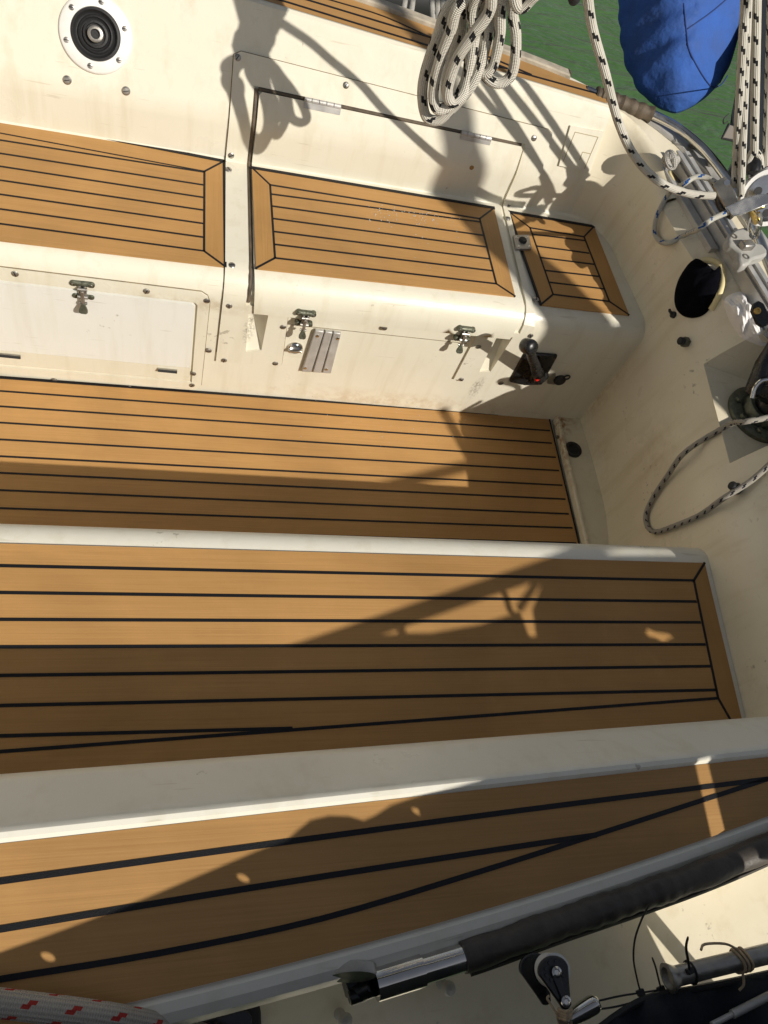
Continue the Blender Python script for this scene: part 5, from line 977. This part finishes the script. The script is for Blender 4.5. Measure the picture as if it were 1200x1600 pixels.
s0, s1 = S(ZP(697, 650, 0.004)), S(ZP(748, 738, 0.004)); qs = thing('rail_strut', V((s1.x, CY, 0.6)), 'short diagonal stainless strut of the near quarter rail', 'strut')
mb = MB(); mb.tube([s1 - (s0 - s1) * 0.6, s1, s0, s0 + (s0 - s1) * 0.1], 0.016, 12)
j0, j1, j2 = S(ZP(738, 722, 0.004)), S(ZP(772, 700, 0.004)), S(ZP(812, 688, 0.004)); mb.tube(smooth_path([j0, j1, j2], 4), 0.020, 12); mb.tube([S(ZP(748, 740, 0.004)), S(ZP(800, 722, 0.004))], 0.024, 12); mb.tube([S(ZP(795, 716, 0.004)), S(ZP(828, 765, 0.004))], 0.008, 10); mb.build('strut_tube', M['steel'], qs)  # extra tubes added to broaden the shadow on the floor

# the boom with its stowed sail runs fore and aft overhead; the sheet, its tail and the coil hang from it
bm = thing('boom', V((0.2, 1.0, 1.95)), 'alloy boom with the mainsail stowed under a dark canvas cover, running overhead', 'boom')
mb = MB(); mb.tube([V((-2.2, 1.0, 1.98)), V((1.75, 1.0, 1.90))], 0.065, 20); mb.build('boom_spar', M['alloy'], bm)
pts = [V((-2.2 + 3.7 * k / 30, 1.0 + 0.02 * math.sin(k * 1.7), 2.20 - 0.004 * k)) for k in range(31)]
mb = MB(); mb.tube(pts, [0.26 - 0.004 * k + 0.015 * math.sin(k * 2.3) for k in range(31)], 20); mb.build('sail_cover', M['canvas'], bm)

# the cabin's aft face closes the cockpit forward of the picture
cbn = thing('cabin_bulkhead', V((-0.86, 0.96, 0)), 'white aft face of the cabin with wooden companionway boards at the forward end', 'cabin')
mb = MB(); patch(mb, lambda u, v, o: V((-0.86 - 0.12 * (v - 0.4) + o, u, v)), [(-0.05, 0.0), (1.97, 0.0), (1.93, 0.85), (1.60, 1.22), (0.96, 1.30), (0.32, 1.22), (-0.01, 0.85)], [[(0.68, 0.42), (1.24, 0.42), (1.20, 1.15), (0.72, 1.15)]], frange(0, 1.9, 0.1), frange(0.05, 1.25, 0.1), off=0.0, base=-0.04); mb.build('cabin_face', M['white'], cbn)
mb = MB(); mb.prism([(-0.865, 0.67, 0.41), (-0.865, 1.25, 0.41), (-0.965, 1.21, 1.16), (-0.965, 0.71, 1.16)], (-0.02, 0, 0)); mb.build('washboards', M['cap'], cbn)
mb = MB(); patch(mb, lambda u, v, o: V((u, v, 1.24 - 0.14 * ((v - 0.96) / 0.64) ** 2 + o)), [(-2.6, 0.32), (-0.95, 0.32), (-0.95, 1.60), (-2.6, 1.60)], [], frange(-2.5, -1.0, 0.1), frange(0.35, 1.55, 0.1), base=-0.03); mb.build('coachroof', M['white'], cbn)

# beads of water left by a hose-down: too many to count
BVD = bvh_of([o for o in bpy.data.objects if o.type == 'MESH' and o.name.startswith(('teak_panel', 'coaming_moulding', 'tube'))][:9])
ico = bmesh.new(); bmesh.ops.create_icosphere(ico, subdivisions=1, radius=1.0); IV = [v.co.copy() for v in ico.verts]; IF = [[v.index for v in f.verts] for f in ico.faces]; ico.free()
rd = random.Random(21); mb = MB()
def beads(n, poly, r0, r1, gauss=None):
    xs = [p[0] for p in poly]; ys = [p[1] for p in poly]; c = 0; tries = 0
    while c < n and tries < n * 20:
        tries += 1
        if gauss: x, y = rd.gauss(gauss[0], gauss[2]), rd.gauss(gauss[1], gauss[3])
        else: x, y = rd.uniform(min(xs), max(xs)), rd.uniform(min(ys), max(ys))
        if not inside((x, y), poly): continue
        p, nn = hit(x, y, BVD); r = r0 + (r1 - r0) * rd.random() ** 3
        if nn.z < 0.5: continue
        mb.add([p + V((v.x * r, v.y * r * rd.uniform(0.95, 1.05), v.z * r * 0.55)) for v in IV], IF); c += 1
beads(240, [(430, 292), (745, 343), (770, 440), (435, 400)], 0.0006, 0.0022, (665, 322, 42, 15))
beads(70, [(430, 292), (745, 343), (770, 440), (435, 400)], 0.0006, 0.0018, (690, 358, 60, 30))
beads(130, [(450, 600), (820, 650), (850, 740), (420, 700)], 0.0006, 0.0017, (660, 650, 90, 22))
wd = mb.build('water_droplets', M['drop'], sharp=60); tag(wd, 'scattered beads of water on the teak and the near coaming', 'water drops', kind='stuff')
# ------------------------------------------------------------------ camera, light
cam = bpy.data.cameras.new('camera'); cam.lens = 36.0 * FP / 1600; cam.sensor_fit = 'AUTO'; cam.sensor_width = 36; cam.clip_start = 0.01; cam.clip_end = 1000
co = bpy.data.objects.new('camera', cam); COL.objects.link(co)
mw = Matrix.Identity(4)
for i in range(3):
    mw[i][0] = CR[i]; mw[i][1] = -CD[i]; mw[i][2] = -CF[i]; mw[i][3] = EYE[i]
co.matrix_world = mw; sc.camera = co
w = bpy.data.worlds.new('World'); sc.world = w; w.use_nodes = True
sky = w.node_tree.nodes.new('ShaderNodeTexSky'); sky.sky_type = 'NISHITA'; sky.sun_disc = False
L = -SUN; elev = math.asin(L.z); sky.sun_elevation = elev; sky.sun_rotation = math.atan2(L.x, L.y)
bg = w.node_tree.nodes['Background']; hs = w.node_tree.nodes.new('ShaderNodeHueSaturation'); hs.inputs['Saturation'].default_value = 0.45; w.node_tree.links.new(sky.outputs[0], hs.inputs['Color']); w.node_tree.links.new(hs.outputs[0], bg.inputs[0]); bg.inputs[1].default_value = 0.06
sun = bpy.data.lights.new('sun', 'SUN'); sun.energy = 4.0; sun.angle = math.radians(0.53); sun.color = (1.0, 0.94, 0.84)
so = bpy.data.objects.new('sun', sun); COL.objects.link(so); so.rotation_euler = SUN.to_track_quat('-Z', 'Y').to_euler(); so.location = -SUN * 8
sc.view_settings.view_transform = 'Standard'; sc.view_settings.look = 'None'; sc.view_settings.exposure = 0.10; sc.view_settings.gamma = 1.0
